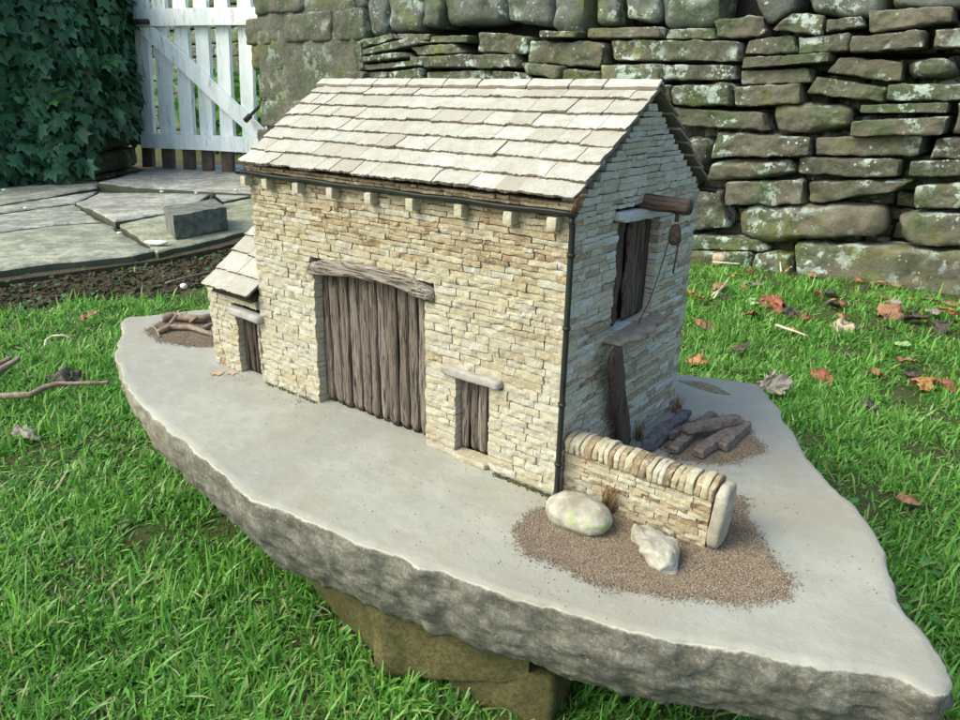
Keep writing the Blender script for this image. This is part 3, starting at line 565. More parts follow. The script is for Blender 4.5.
for k, (x, y, l) in enumerate([(162, 191.5, 'white chip in the joint in front of the gate flag'), (26, 208, 'small pale chip on the paving near the ivy'), (4, 190, 'white chip under the ivy at the left edge'), (196, 193, 'tiny white chip on the flag before the gate'), (236, 190, 'white fleck on the gate flag beside the barn eaves'), (119, 233, 'white fleck at the left of the mossy flag')]):
    m = MB(); p = onz(x, y, FLZ + .022); block(m, p, (1, 0, 0), (0, 1, 0), (0, 0, 1), (0.022, 0.02, 0.01), (4, 4, 3), 3, 0.004, 30, k); tag(m.build('pale_chip', M_WHITE, loc=tuple(p)), l, 'stone chip', 'pale chips scattered on the paving')

# ------------------------------------------------------------------ stone slab and its supports
slab_px = [(213,309),(150,315),(128,317),(120,322),(121,333),(117,340),(116,356),(122,375),(134,397),(150,414),(180,437),(207,460),(252,497),(320,525),(360,544),(420,565),(442,571),(502,594),(581,616),(622,629),(640,632),(690,643),(750,652),(790,662),(893,675),(935,697),(950,695),(953,680),(945,664),(924,628),(900,600),(893,572),(880,543),(860,508),(830,480),(797,440),(778,405),(758,384),(720,378),(680,373),(560,372),(420,340)]
sp = np.array([onz(x, y, 0)[:2] for x, y in slab_px[:40]] + [[-0.35, 0.50], [-0.75, 0.36]])
pts = []
for i in range(len(sp)):
    p0, p1, p2, p3 = sp[i - 1], sp[i], sp[(i + 1) % len(sp)], sp[(i + 2) % len(sp)]; m_ = max(2, int(np.linalg.norm(p2 - p1) / 0.0042))
    for k in range(m_):
        t = k / m_; cr = 0.5 * ((2 * p1) + (-p0 + p2) * t + (2 * p0 - 5 * p1 + 4 * p2 - p3) * t * t + (-p0 + 3 * p1 - 3 * p2 + p3) * t ** 3); lin = p1 + (p2 - p1) * t
        pts.append(0.4 * cr + 0.6 * lin)
pts = np.array(pts); N = len(pts); tg = np.roll(pts, -2, 0) - np.roll(pts, 2, 0); tg /= np.linalg.norm(tg, axis=1)[:, None] + 1e-9
area = 0.5 * np.sum(pts[:, 0] * np.roll(pts[:, 1], -1) - np.roll(pts[:, 0], -1) * pts[:, 1]); nr = np.stack([tg[:, 1], -tg[:, 0]], -1) * (1 if area > 0 else -1)
for _ in range(12): nr = (nr + np.roll(nr, 1, 0) + np.roll(nr, -1, 0)); nr /= np.linalg.norm(nr, axis=1)[:, None]
thk = np.interp(pts[:, 0], [-1.12, -1.0, -0.8, -0.6, -0.45, -0.28, -0.12, 0.0, 0.08, 0.2, 0.3, 0.44], [0.04, 0.05, 0.075, 0.115, 0.126, 0.124, 0.120, 0.117, 0.114, 0.110, 0.112, 0.105])
P3 = np.c_[pts, np.zeros(N)]; edge_n = fbm(P3, 28, 41, 4)
rings = []; rr = []
lv = np.concatenate([[0, 0.02, 0.05], np.linspace(0.1, 1, 16)])
for li, s in enumerate(lv):
    prof = 0.003 * math.sin(math.pi * min(1, s * 1.2)) - 0.034 * s ** 2.2
    z = -thk * s
    off = prof + (0 if s > 0.03 else -0.004 + 0.1 * s) + (edge_n * 0.006)
    q = np.c_[pts + nr * off[:, None], z + np.where(s == 0, -0.0012 * (edge_n > 0.1), 0)]
    if s > 0:
        d = fbm(q, 11, 51, 2) * 0.006 + fbm(q * np.array([1, 1, 2.2]), 60, 55, 4) * 0.008 - 0.005 * np.abs(noise(q * np.array([1, 1, 2.5]), 32, 58)); q[:, :2] += nr * (d * min(1, s * 6))[:, None]; q[:, 2] += 0.003 * fbm(q, 60, 57, 3) * min(1, s * 4)
    rings.append(q); rr.append(np.full(N, 0.95 if s == 0 else (0.62 if s < 0.03 else (0.40 if s < 0.06 else 0.1)) + 0.0))
inn = np.c_[pts - nr * 0.012, np.zeros(N)]
V = np.concatenate([inn] + rings); rr = np.concatenate([np.ones(N)] + rr); FF = []
for k in range(len(rings)):
    a_ = np.arange(N) + k * N; b_ = np.roll(np.arange(N), -1) + k * N; FF.append(np.stack([a_, a_ + N, b_ + N, b_], -1) if area > 0 else np.stack([a_, b_, b_ + N, a_ + N], -1))
top = np.arange(N)[None] if area > 0 else np.arange(N)[::-1][None]; bot = (np.arange(N) + len(rings) * N)[None]; bot = bot[:, ::-1] if area > 0 else bot
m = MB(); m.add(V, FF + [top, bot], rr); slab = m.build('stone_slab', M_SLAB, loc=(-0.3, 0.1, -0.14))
for p_ in slab.data.polygons:
    if len(p_.vertices) > 10: p_.use_smooth = False
tag(slab, 'large pale grey boat shaped sandstone slab carrying the model barn', 'stone slab')
# chipped hollow in the back of the slab
hc = [onz(x, y, 0.0012) for x, y in [(677, 380), (690, 380), (705, 382), (716, 386), (731, 394), (718, 393), (703, 389), (690, 385)]]
m = MB(); hp = np.array([h[:2] for h in hc]); polyslab(m, hp, 0.0014, 0.003, 0.002, 5, 0.5, 0.006, 0.0008); hcv = m.build('mossy_hollow', m_plain('lichen_hollow', (0.16, 0.15, 0.09), (0.36, 0.33, 0.24), 160, bs=1, bd=0.004), slab); hcv.data.transform(Matrix.Translation((0, 0, 0)))
child_label(hcv, 'mossy chipped hollow at the back edge of the slab')
# supports
m = MB(); ca, cb, cc_ = onz(388, 686, -0.232), onz(300, 592, -0.232), onz(505, 690, -0.205)
T, F = sbox(28, 20, 16); T = sq(T, 50); fx = (T[:, 0] + 1) / 2; fy = (T[:, 1] + 1) / 2; fz = (T[:, 2] + 1) / 2
A = np.array([-0.118, -0.178]); Bp = np.array([-0.50, -0.10]); Cp = np.array([0.055, -0.125]); D = Bp + (Cp - A)
XY = (A[None] * ((1 - fx) * (1 - fy))[:, None] + Cp[None] * (fx * (1 - fy))[:, None] + Bp[None] * ((1 - fx) * fy)[:, None] + D[None] * (fx * fy)[:, None])
zb = -0.225 + 0.055 * fx ** 1.5; Z = zb + (-0.085 - zb) * fz; P = np.c_[XY, Z]; rib = np.exp(-((fx - 0.0) / 0.06) ** 2) * (fy < 0.1); P[:, 1] -= rib * 0.012; P[:, 0] -= rib * 0.006
P += nvec(P, 30, 4, 4) * 0.0035; m.add(P, F)
tag(m.build('support_stone', M_TROUGH, loc=(-0.2, 0.0, -0.23), sharp=50), 'mossy yellow cut stone with a ribbed corner propping up the slab', 'support stone', 'stones under the slab')
m = MB(); block(m, (0.0, -0.06, -0.20), (0.98, 0.2, 0), (-0.2, 0.98, 0), (0, 0, 1), (0.14, 0.15, 0.08), (20, 14, 10), 50, 0.004, 34, 9); tag(m.build('support_stone', M_TROUGH, loc=(0.1, -0.03, -0.23)), 'lower mossy stone wedged in the grass under the slab', 'support stone', 'stones under the slab')
m = MB(); block(m, (0.20, 0.2, -0.145), (0.98, 0.2, 0), (-0.2, 0.98, 0), (0, 0, 1), (0.22, 0.25, 0.17), (12, 12, 8), 9, 0.012, 18, 19); block(m, (-0.75, 0.12, -0.15), (1, 0, 0), (0, 1, 0), (0, 0, 1), (0.2, 0.2, 0.2), (12, 12, 8), 9, 0.012, 18, 29)

# ------------------------------------------------------------------ the model barn
L = 0.6; H = 0.349; W = 0.357; RZ = 0.481
barn = thing('model_barn', (-0.3, W / 2, 0.0), 'miniature stone barn with pale stone tiled roof and grey plank doors', 'model barn')
def course_wall(mb, org, U, Nrm, width, zs, hrange, lrange, openings, mat_tone, depth=0.018, lim=None, seed=0, batter=None, prot=0.0016):
    """openings: list of (u0,u1,z0,z1); lim(z)->(umin,umax)"""
    r_ = random.Random(seed); org = np.array(org); U = np.array(U, float); Nrm = np.array(Nrm, float); z = zs[0]; T0, F0 = sbox(8, 2, 4); k = 0; Z = np.array([0, 0, 1.0])
    while z < zs[1] - 0.002:
        hr = hrange(z) if callable(hrange) else hrange; h = min(r_.uniform(*hr), zs[1] - z); zm = z + h / 2
        lo, hi = lim(z + 0.15 * h) if lim else (0, width)
        blocked = sorted([(a, b) for a, b, c, d in openings if c < zm < d]); segs = []; cur = lo
        for a, b in blocked:
            if a > cur: segs.append((cur, a))
            cur = max(cur, b)
        if cur < hi: segs.append((cur, hi))
        for s0, s1 in segs:
            x = s0
            while x < s1 - 1e-4:
                l = r_.uniform(*lrange) * (1.25 if r_.random() < 0.15 else 1)
                if s1 - (x + l) < lrange[0] * 0.7: l = s1 - x
                l = min(l, s1 - x); k += 1; g_ = 0.00025; T = sq(T0, r_.uniform(26, 60)); pr = r_.uniform(-prot, prot) * 0.75
                hh = h - g_ * 2 + r_.uniform(-0.0006, 0.0004); dz = r_.uniform(-0.0004, 0.0004); til = r_.uniform(-0.012, 0.012)
                uu = x + l / 2 + T[:, 0] * (l / 2 - g_); zz = zm + dz + T[:, 2] * hh / 2 + (T[:, 0] * l / 2) * til; dd = np.where(T[:, 1] < 0, -T[:, 1], -T[:, 1])
                P = org + U * uu[:, None] + Z * zz[:, None] + Nrm * (pr + (dd - 1) * depth / 2)[:, None]
                P = P + nvec(P, 150, seed + 3, 3) * (0.0009 + 0.0011 * np.abs(Nrm)) * (1 + 0.5 * (T[:, 1:2] < 0))
                if batter is not None: P = batter(P)
                mb.add(P, F0, mat_tone(x / width, zm, r_)); x += l
        z += h
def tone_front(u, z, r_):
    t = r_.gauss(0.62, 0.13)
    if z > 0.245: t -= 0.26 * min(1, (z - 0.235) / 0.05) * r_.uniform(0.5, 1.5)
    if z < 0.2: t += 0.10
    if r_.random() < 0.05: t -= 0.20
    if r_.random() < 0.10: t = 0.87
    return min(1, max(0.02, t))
def tone_gable(u, z, r_):
    t = r_.gauss(0.5, 0.17)
    if r_.random() < 0.06: t = 0.97
    if r_.random() < 0.15: t = 0.15
    if z > 0.36: t = 0.5 * t + 0.36
    return min(1, max(0.0, t))
def bat(P):          # the left end leans in a little as it rises
    P = P.copy(); P[:, 0] += 0.016 * np.clip(-P[:, 0] / 0.6, 0, 1) ** 2 * np.clip(P[:, 2] / 0.35, 0, 1.4); return P
# openings in front-wall coordinates (u = x + L)
BD = (-0.452, -0.221); SD = (-0.166, -0.109)
ops = [(L + BD[0], L + BD[1], 0, 0.226), (L + SD[0], L + SD[1], 0.0, 0.128), (L - 0.188, L - 0.088, 0.120, 0.131), (L - 0.46, L - 0.205, 0.222, 0.236)]
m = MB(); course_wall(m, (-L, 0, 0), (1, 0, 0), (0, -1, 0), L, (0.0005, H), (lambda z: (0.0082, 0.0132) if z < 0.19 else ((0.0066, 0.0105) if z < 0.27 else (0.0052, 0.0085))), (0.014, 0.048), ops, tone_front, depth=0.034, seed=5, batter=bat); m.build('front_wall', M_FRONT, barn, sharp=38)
def lim_g(z): 
    if z < H: return 0.001, W
    t = (z - H) / (RZ - 0.012 - H); return W / 2 * t, W - W / 2 * t
WO = (0.112, 0.230, 0.190, 0.330)
opg = [WO, (0.100, 0.246, 0.329, 0.343)]
m = MB(); course_wall(m, (0, 0.0, 0), (0, 1, 0), (1, 0, 0), W, (0.0005, RZ - 0.014), (0.0055, 0.0098), (0.020, 0.056), opg, tone_gable, depth=0.026, seed=9, lim=lim_g); m.build('gable_wall', M_GABLE, barn, sharp=38)
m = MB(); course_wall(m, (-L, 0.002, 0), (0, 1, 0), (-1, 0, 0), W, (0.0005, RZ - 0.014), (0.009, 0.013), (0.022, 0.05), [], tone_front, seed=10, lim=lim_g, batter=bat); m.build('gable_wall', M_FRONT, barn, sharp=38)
m = MB(); course_wall(m, (-L, W, 0), (1, 0, 0), (0, 1, 0), L, (0.0005, H), (0.009, 0.013), (0.022, 0.05), [], tone_gable, seed=11, batter=bat); m.build('back_wall', M_GABLE, barn, sharp=38)
# dark core behind the stone skin (gable shaped prism)
m = MB(); d0 = 0.012; e0 = -L + 0.03
prof = [(0.029, 0), (W - 0.012, 0), (W - 0.012, H), (W / 2, RZ - 0.022), (0.029, H)]
def core(mb, x0, x1, prof):
    n = len(prof); V = [(x0, y, z) for y, z in prof] + [(x1, y, z) for y, z in prof]
    mb.add(V, [np.array([list(range(n))]), np.array([[n + i for i in range(n)][::-1]]), np.array([(i, i + n, (i + 1) % n + n, (i + 1) % n) for i in range(n)])])
core(m, e0, -0.022, prof); m.build('wall_core', M_MORTAR, barn, smooth=False)
# doors: planks set back from the face
def plankdoor(mb, x0, x1, z0, ztop, y, n, seed):
    r_ = random.Random(seed); ed = [x0]
    ws = [r_.uniform(0.8, 1.35) for _ in range(n)]; s_ = sum(ws)
    for w_ in ws: ed.append(ed[-1] + w_ / s_ * (x1 - x0))
    for i in range(n):
        a, b = ed[i], ed[i + 1]; T, F_ = sbox(5, 2, 34); T = sq(T, 9); zt = ztop((a + b) / 2) if callable(ztop) else ztop
        X = (a + b) / 2 + T[:, 0] * ((b - a) / 2 - 0.0013); Z_ = z0 + (T[:, 2] + 1) / 2 * (zt - z0); Y_ = y + r_.uniform(-0.0018, 0.0018) + T[:, 1] * 0.004
        P = np.c_[X, Y_, Z_]; Pn = np.c_[X, Y_, Z_ * 0.12]; P = P + np.c_[fbm(Pn + i, 90, seed) * 0.0012, fbm(Pn + i * 2.2, 200, seed + 9) * 0.0032, X * 0]
        P[:, 0] += 0.0008 * np.sin(Z_ * 22 + i * 2.1)
        mb.add(P, F_, r_.random())
archb = lambda x: float(np.interp(x, [-0.456, -0.41, -0.359, -0.30, -0.25, -0.204], [0.213, 0.221, 0.227, 0.229, 0.226, 0.215]))
m = MB(); plankdoor(m, BD[0] + .001, BD[1] - .001, 0.0008, lambda x: archb(x) + 0.004, 0.0195, 11, 3); m.build('barn_door', M_DOOR, barn)
m = MB(); plankdoor(m, SD[0], SD[1], 0.010, 0.128, 0.0175, 4, 4); child_label(m.build('side_door', M_DOOR, barn), 'narrow plank door under the stone lintel')
m = MB(); block(m, (-0.1375, 0.006, 0.0048), (1, 0, 0), (0, 1, 0), (0, 0, 1), (0.060, 0.026, 0.0095), (12, 4, 4), 9, 0.0012, 90, 3, 0.6); m.build('threshold', M_FRONT, barn, sharp=38)
m = MB(); block(m, (-0.138, 0.0005, 0.1285), (1, 0, 0.0), (0, 1, 0), (0, 0, 1), (0.100, 0.020, 0.0115), (24, 5, 5), 12, 0.0012, 70, 5, 0.25); m.build('stone_lintel', m_plain('grey_lintel', (0.26, 0.24, 0.21), (0.40, 0.38, 0.34), 70, bs=.6), barn)
# curved timber lintel over the big door
T, F = sbox(60, 5, 8); T = sq(T, 7); X = -0.3305 + T[:, 0] * 0.129; zb = np.interp(X, [-0.458, -0.41, -0.36, -0.30, -0.25, -0.2], [0.211, 0.219, 0.2245, 0.227, 0.2235, 0.211]); zt = np.interp(X, [-0.458, -0.42, -0.367, -0.30, -0.25, -0.2], [0.2305, 0.2415, 0.2455, 0.2475, 0.245, 0.232])
Z_ = zb + (zt - zb) * (T[:, 2] + 1) / 2; Y_ = 0.0045 + T[:, 1] * 0.013; P = np.c_[X, Y_, Z_]; Pn = P * np.array([0.12, 1, 1]); rid = fbm(Pn, 190, 6, 3)
P += np.c_[X * 0, rid * 0.0062, fbm(Pn + 5, 120, 8, 2) * 0.0022]; P[:, 2] += 0.0016 * fbm(P, 30, 3)
m = MB(); m.add(P, F, 0.1); m.build('timber_lintel', M_BEAM, barn)
# lean-to at the left end
LX0, LX1 = -0.744, -0.600
m = MB(); course_wall(m, (LX0, 0.0, 0), (1, 0, 0), (0, -1, 0), LX1 - LX0, (0.0005, 0.145), (0.008, 0.012), (0.014, 0.030), [(-0.664 - LX0, -0.604 - LX0, 0, 0.112), (-0.672 - LX0, 0.2, 0.107, 0.124)], lambda u, z, r_: min(1, max(0, r_.gauss(0.66, 0.14))), depth=0.026, seed=15)
def leanlim(z): return (0.0 if z < 0.14 else (z - 0.14) / 0.75, 0.14)
course_wall(m, (LX0, 0.002, 0), (0, 1, 0), (-1, 0, 0), 0.14, (0.0005, 0.24), (0.009, 0.012), (0.018, 0.035), [], lambda u, z, r_: r_.gauss(0.6, 0.15), seed=16, lim=leanlim)
course_wall(m, (LX0, 0.14, 0), (1, 0, 0), (0, 1, 0), LX1 - LX0, (0.0005, 0.24), (0.009, 0.012), (0.018, 0.035), [], lambda u, z, r_: r_.gauss(0.5, 0.15), seed=17)
m.build('lean_to_wall', M_FRONT, barn, sharp=38)
m = MB(); core(m, LX0 + 0.012, LX1 + 0.02, [(0.022, 0), (0.13, 0), (0.13, 0.235), (0.022, 0.145)]); m.build('lean_to_core', M_MORTAR, barn, smooth=False)
m = MB(); plankdoor(m, -0.664, -0.603, 0.0008, 0.112, 0.0165, 5, 8); child_label(m.build('lean_to_door', M_DARKW, barn), 'narrow dark plank door of the lean-to')
m = MB(); block(m, (-0.629, -0.002, 0.1155), (1, 0, -0.03), (0, 1, 0), (0.03, 0, 1), (0.090, 0.018, 0.0125), (16, 4, 4), 12, 0.0012, 70, 6, 0.3); m.build('lean_to_lintel', m_plain('grey_lean_lintel', (0.28, 0.27, 0.25), (0.42, 0.41, 0.38), 70, bs=.6), barn)
# stone tile roofs
def tiles(mb, eL, eR, rL, rR, rows, nW, seed, expo0=0.0, thick=0.0035, lap=1.35, wr=(0.030, 0.064), skip_last=False):
    """eaves left/right and ridge left/right corners of the tile plane"""
    r_ = random.Random(seed); eL, eR, rL, rR = map(lambda a: np.array(a, float), (eL, eR, rL, rR))
    nrm = np.cross(eR - eL, rL - eL); nrm /= np.linalg.norm(nrm)
    if nrm[2] < 0: nrm = -nrm
    sl = np.linalg.norm(rL - eL); ex = 1.0 / rows; T0, F0 = sbox(22, 9, 2)
    for j in range(rows):
        t0 = j * ex; t1 = min(1.0, t0 + ex * lap); a = 0.0; wid = np.linalg.norm(eR - eL); Lc = 0.0; first = True
        rowoff = r_.uniform(0, 0.03)
        while Lc < wid - 1e-4:
            wd = r_.uniform(*wr) - (rowoff if first else 0); wd = max(wd, 0.02); first = False
            if wid - (Lc + wd) < 0.022: wd = wid - Lc
            wd = min(wd, wid - Lc); s0, s1 = Lc / wid, (Lc + wd) / wid; T = sq(T0, 70); u = (T[:, 0] + 1) / 2; v = (T[:, 1] + 1) / 2
            lj = r_.uniform(-0.075, 0.045) * ex; ss = s0 + (s1 - s0) * (0.001 + 0.998 * u); tt = t0 + lj + (t1 - t0 - lj) * v
            base = (eL[None] * (1 - ss)[:, None] + eR[None] * ss[:, None]) * (1 - tt)[:, None] + (rL[None] * (1 - ss)[:, None] + rR[None] * ss[:, None]) * tt[:, None]
            th = thick * r_.uniform(0.8, 1.25); liftv = (1 - v) * thick * 1.35 + r_.uniform(0, 0.0008) + (u - .5) * r_.uniform(-.0012, .0012)
            P = base + nrm * (liftv + T[:, 2] * th / 2 + 0.004)[:, None]
            P = P + nvec(P, 85, seed + j, 3) * np.array([0.0012, 0.0013, 0.0011]) * (0.5 + 1.3 * (np.abs(T[:, 0]) > .9) + 1.2 * (v < 0.08))[:, None] * 0.8 + nvec(P, 330, seed + 31, 2) * (np.array([0.0006, 0.0022, 0.0012])[None] * (v < 0.08)[:, None])
            mb.add(P, F0, min(1, max(0, r_.gauss(0.55, 0.22)))); Lc += wd
eZ = 0.3685
m = MB(); tiles(m, (-0.588, -0.0115, eZ - 0.004), (0.0095, -0.0115, eZ - 0.004), (-0.609, W / 2, RZ), (0.0085, W / 2, RZ), 7, 0, 3); m.build('roof_slope', M_TILE, barn, sharp=38)
m = MB(); tiles(m, (-0.605, W + 0.018, 0.353), (0.0040, W + 0.018, 0.353), (-0.609, W / 2, RZ), (0.0060, W / 2, RZ), 7, 0, 4); m.build('roof_slope', M_TILE, barn, sharp=38)
m = MB(); x = -0.612; r_ = random.Random(2)
sl = math.atan2(RZ - eZ, W / 2)
while x < 0.008:
    wd = min(r_.uniform(0.05, 0.085), 0.0095 - x)
    if 0.0095 - (x + wd) < 0.03: wd = 0.0095 - x
    for sgn in (-1, 1):
        T, F = sbox(14, 6, 2); T = sq(T, 20); u = T[:, 0] * (wd / 2 - 0.0003); v = (T[:, 1] + 1) / 2 * 0.0175 ; P = np.c_[x + wd / 2 + u, W / 2 + sgn * (v * math.cos(sl) - 0.0006 * (sgn < 0)), RZ + 0.0122 - v * math.sin(sl) + T[:, 2] * 0.0021 - 0.0025 * (sgn > 0)]
        P += nvec(P, 80, 33, 3) * 0.0014; m.add(P, F, r_.gauss(0.75, 0.12))
    x += wd
m.build('ridge_tile_row', M_TILE, barn, sharp=38)
# under-roof boards so that no light leaks through
m = MB(); core(m, -0.575, -0.010, [(0.003, H + 0.002), (W - 0.003, H + 0.002), (W / 2, RZ - 0.002)]); m.build('roof_deck', M_MORTAR, barn, smooth=False)
# thin brown packing course under the eaves tiles
m = MB(); course_wall(m, (-0.588, -0.0035, 0), (1, 0, 0), (0, -1, 0), 0.590, (H + 0.008, H + 0.0165), (0.0042, 0.0044), (0.012, 0.05), [], lambda u, z, r_: r_.uniform(0.02, 0.35), depth=0.012, seed=44); m.build('eaves_packing', M_FRONT, barn, sharp=38)
m = MB(); tiles(m, (-0.722, -0.018, 0.149), (-0.590, -0.018, 0.149), (-0.722, 0.145, 0.271), (-0.590, 0.145, 0.271), 5, 0, 14, wr=(0.05, 0.075), thick=0.004); m.build('lean_to_roof', M_TILE, barn, sharp=38)
m = MB(); box(m, -0.715, -0.60, -0.008, 0.14, 0.144, 0.147); core(m, -0.716, -0.598, [(-0.010, 0.143), (0.145, 0.143), (0.145, 0.262)]); m.build('lean_to_deck', M_MORTAR, barn, smooth=False)
# gutter (half round, hollow), downpipe, stone brackets
def gutter(mb, x0, x1, y, z, r0):
    nn = 10; n_ = 40; V = []
    for i in range(n_ + 1):
        xx = x0 + (x1 - x0) * i / n_; zz = z + 0.0007 * math.sin(i * 0.7) 
        for rad in (r0, r0 * 0.8):
            for k in range(nn + 1):
                a = math.pi + math.pi * k / nn; V.append((xx, y + rad * math.cos(a), zz + rad * math.sin(a)))
    V = np.array(V); s_ = 2 * (nn + 1); F_ = []
    for i in range(n_):
        for k in range(nn): F_.append((i * s_ + k, i * s_ + k + 1, (i + 1) * s_ + k + 1, (i + 1) * s_ + k)); F_.append((i * s_ + nn + 1 + k, (i + 1) * s_ + nn + 1 + k, (i + 1) * s_ + nn + 2 + k, i * s_ + nn + 2 + k))
        for k, k2 in ((0, nn + 1), (nn, 2 * nn + 1)): F_.append((i * s_ + k, (i + 1) * s_ + k, (i + 1) * s_ + k2, i * s_ + k2))
    for i in (0, n_):
        for k in range(nn): F_.append((i * s_ + k, i * s_ + k + 1, i * s_ + nn + 2 + k, i * s_ + nn + 1 + k))
    mb.add(V + nvec(V, 40, 3) * 0.0006, np.array(F_))
m = MB(); gutter(m, -0.600, 0.010, -0.0105, 0.3575, 0.0062); m.build('gutter', M_GUTTER, barn)
m = MB(); gutter(m, -0.61, 0.020, W + 0.012, 0.350, 0.0062); m.build('gutter', M_GUTTER, barn)
m = MB(); tube(m, [(0.0045, -0.0085, 0.352), (0.0045, -0.0085, 0.346)] + line((0.0045, -0.0062, 0.338), (0.0045, -0.0058, 0.016), 12) + [(0.0045, -0.0075, 0.008), (0.005, -0.014, 0.003)], 0.0036, 10); dp = m.build('downpipe', M_GUTTER, barn)
for zc in (0.31, 0.225, 0.13, 0.05):
    m = MB(); tube(m, line((0.0045, -0.006, zc - 0.002), (0.0045, -0.006, zc + 0.002), 2), 0.005, 10); o_ = m.build('pipe_clip', M_GUTTER, None); o_.parent = dp; o_.location = Vector((0, 0, 0)); o_.data.transform(Matrix.Translation(-Vector(barn.location)))
for x in (-0.583, -0.53, -0.457, -0.383, -0.307, -0.231, -0.151, -0.078, -0.018):
    m = MB(); block(m, (x, -0.007, 0.3425), (1, 0, 0), (0, 1, 0), (0, 0, 1), (0.0125, 0.016, 0.0155), (5, 5, 5), 10, 0.001, 90, int(x * 1000), 0.7); m.build('gutter_bracket', M_FRONT, barn, sharp=38)
# gable window: two dark boards in a recess, pale lintel, sill
m = MB(); T, F = sbox(6, 3, 40)
for (a0, a1, b0, b1, sd) in ((0.113, 0.151, 0.113, 0.147, 1), (0.164, 0.207, 0.161, 0.209, 2)):
    Tq = sq(T, 10); v = (Tq[:, 2] + 1) / 2; l_ = b0 + (a0 - b0) * v; h_ = b1 + (a1 - b1) * v; wv = 0.003 * np.sin(v * 13 + sd * 1.5) * (1 if sd == 1 else -1)
    Y_ = l_ + (h_ - l_) * (Tq[:, 0] + 1) / 2 + wv * (((Tq[:, 0] + 1) / 2) if sd == 1 else (1 - (Tq[:, 0] + 1) / 2)); X = -0.0125 + Tq[:, 1] * 0.003; Z_ = 0.190 + v * 0.14; P = np.c_[X, Y_, Z_]; P[:, 0] += fbm(P * np.array([1, 1, 0.1]), 200, sd) * 0.003; m.add(P, F, R.random() * 0.6)
block(m, (-0.0145, 0.216, 0.260), (0, 1, 0), (1, 0, 0), (0, 0, 1), (0.026, 0.005, 0.142), (3, 2, 14), 12, 0.001, 90, 3, 0.9)
m.build('window_shutter', M_DARKW, barn)
m = MB(); block(m, (-0.001, 0.173, 0.3345), (0, 1, -0.04), (1, 0, 0), (0, 0.04, 1), (0.143, 0.018, 0.0125), (24, 4, 4), 8, 0.0022, 60, 8, 0.9); m.build('window_lintel', M_LINT, barn, sharp=38)
T, F = sbox(34, 10, 3); T = sq(T, 7); yy = 0.168 + T[:, 0] * 0.079; dep = 0.024 + 0.008 * np.sin((T[:, 0] + 1) * 2.2) + 0.004 * np.sin(T[:, 0] * 11); P = np.c_[-0.008 + (T[:, 1] + 1) / 2 * (dep + 0.008), yy, 0.1835 + T[:, 2] * 0.0045]; P += nvec(P, 60, 12, 3) * 0.002
m = MB(); m.add(P, F, 0.4); m.build('window_sill', m_plain('brown_grey_sill', (0.20, 0.17, 0.13), (0.32, 0.28, 0.23), 90, bs=0.9, bd=.002), barn)
m = MB(); tube(m, line((-0.01, 0.182, 0.349), (0.058, 0.184, 0.347), 12), 0.0102, 14, 0.2, amp=0.0012, sc=60); hb_ = m.build('hoist_beam', M_DARKX, barn)
def sub(mb, name, mat, par):
    o_ = mb.build(name, mat); o_.data.transform(Matrix.Translation(-Vector(barn.location))); o_.parent = par; return o_
m = MB(); tube(m, line((0.043, 0.183, 0.338), (0.043, 0.183, 0.328), 3), 0.003, 8)
T, F = sbox(6, 6, 8); T = sq(T, 2.6); v = (T[:, 2] + 1) / 2; P = np.c_[0.043 + T[:, 0] * 0.0085 * (1.05 - 0.3 * v), 0.183 + T[:, 1] * 0.007 * (1.05 - 0.35 * v), 0.312 + T[:, 2] * 0.014]; P += nvec(P, 120, 3) * 0.0014; m.add(P, F); sub(m, 'pulley', M_ROPE, hb_)
m = MB(); tube(m, [(0.038, 0.181, 0.310), (0.034, 0.180, 0.288), (0.028, 0.179, 0.255), (0.020, 0.178, 0.222), (0.012, 0.177, 0.200), (0.012, 0.168, 0.190)], 0.0007, 6); sub(m, 'rope', M_ROPE, hb_)
m = MB(); tube(m, [(0.048, 0.184, 0.310), (0.0478, 0.184, 0.292), (0.047, 0.183, 0.276), (0.046, 0.183, 0.262)], 0.0011, 6); sub(m, 'rope', M_ROPE, hb_)
# ------------------------------------------------------------------ small wall beside the barn
gw = thing('miniature_dry_stone_wall', (0.1, 0.028, 0.0), 'low miniature dry stone wall running out from the barn corner', 'model wall')
gy0, gy1 = 0.012, 0.042
def tone_gw(u, z, r_): return min(1, max(0.05, r_.gauss(0.47, 0.22)))
m = MB(); course_wall(m, (0.002, gy0, 0), (1, 0, 0), (0, -1, 0), 0.188, (0.0005, 0.0605), (0.0048, 0.0085), (0.014, 0.036), [], tone_gw, depth=0.014, seed=61, prot=0.0012)
course_wall(m, (0.002, gy1, 0), (1, 0, 0), (0, 1, 0), 0.188, (0.0005, 0.0605), (0.0048, 0.0085), (0.014, 0.036), [], tone_gw, depth=0.014, seed=62, prot=0.0012); m.build('stonework', M_FRONT, gw, sharp=38)
m = MB(); box(m, 0.003, 0.188, gy0 + 0.009, gy1 - 0.009, 0.0004, 0.064); m.build('rubble_core', M_MORTAR, gw, smooth=False)
x = 0.003; k = 0
while x < 0.187:
    wd = R.uniform(0.0062, 0.0105); hh = R.uniform(0.021, 0.025); m = MB(); yj = R.uniform(-.001, .001)
    T, F = sbox(5, 10, 8); T = sq(T, 11); arch = 1 - 0.30 * np.abs(T[:, 1]) ** 2.2; P = np.c_[x + wd / 2 + T[:, 0] * (wd / 2 - 0.0002), (gy0 + gy1) / 2 + yj + T[:, 1] * 0.0185, 0.0612 + (T[:, 2] + 1) / 2 * hh * arch]
    P[:, 0] += (P[:, 2] - 0.07) * R.uniform(-0.05, 0.12); P += nvec(P + k, 110, 5) * 0.0013; m.add(P, F, min(1, max(0, R.gauss(0.45, 0.25)))); m.build('coping_stone', M_FRONT, gw, sharp=38); x += wd; k += 1
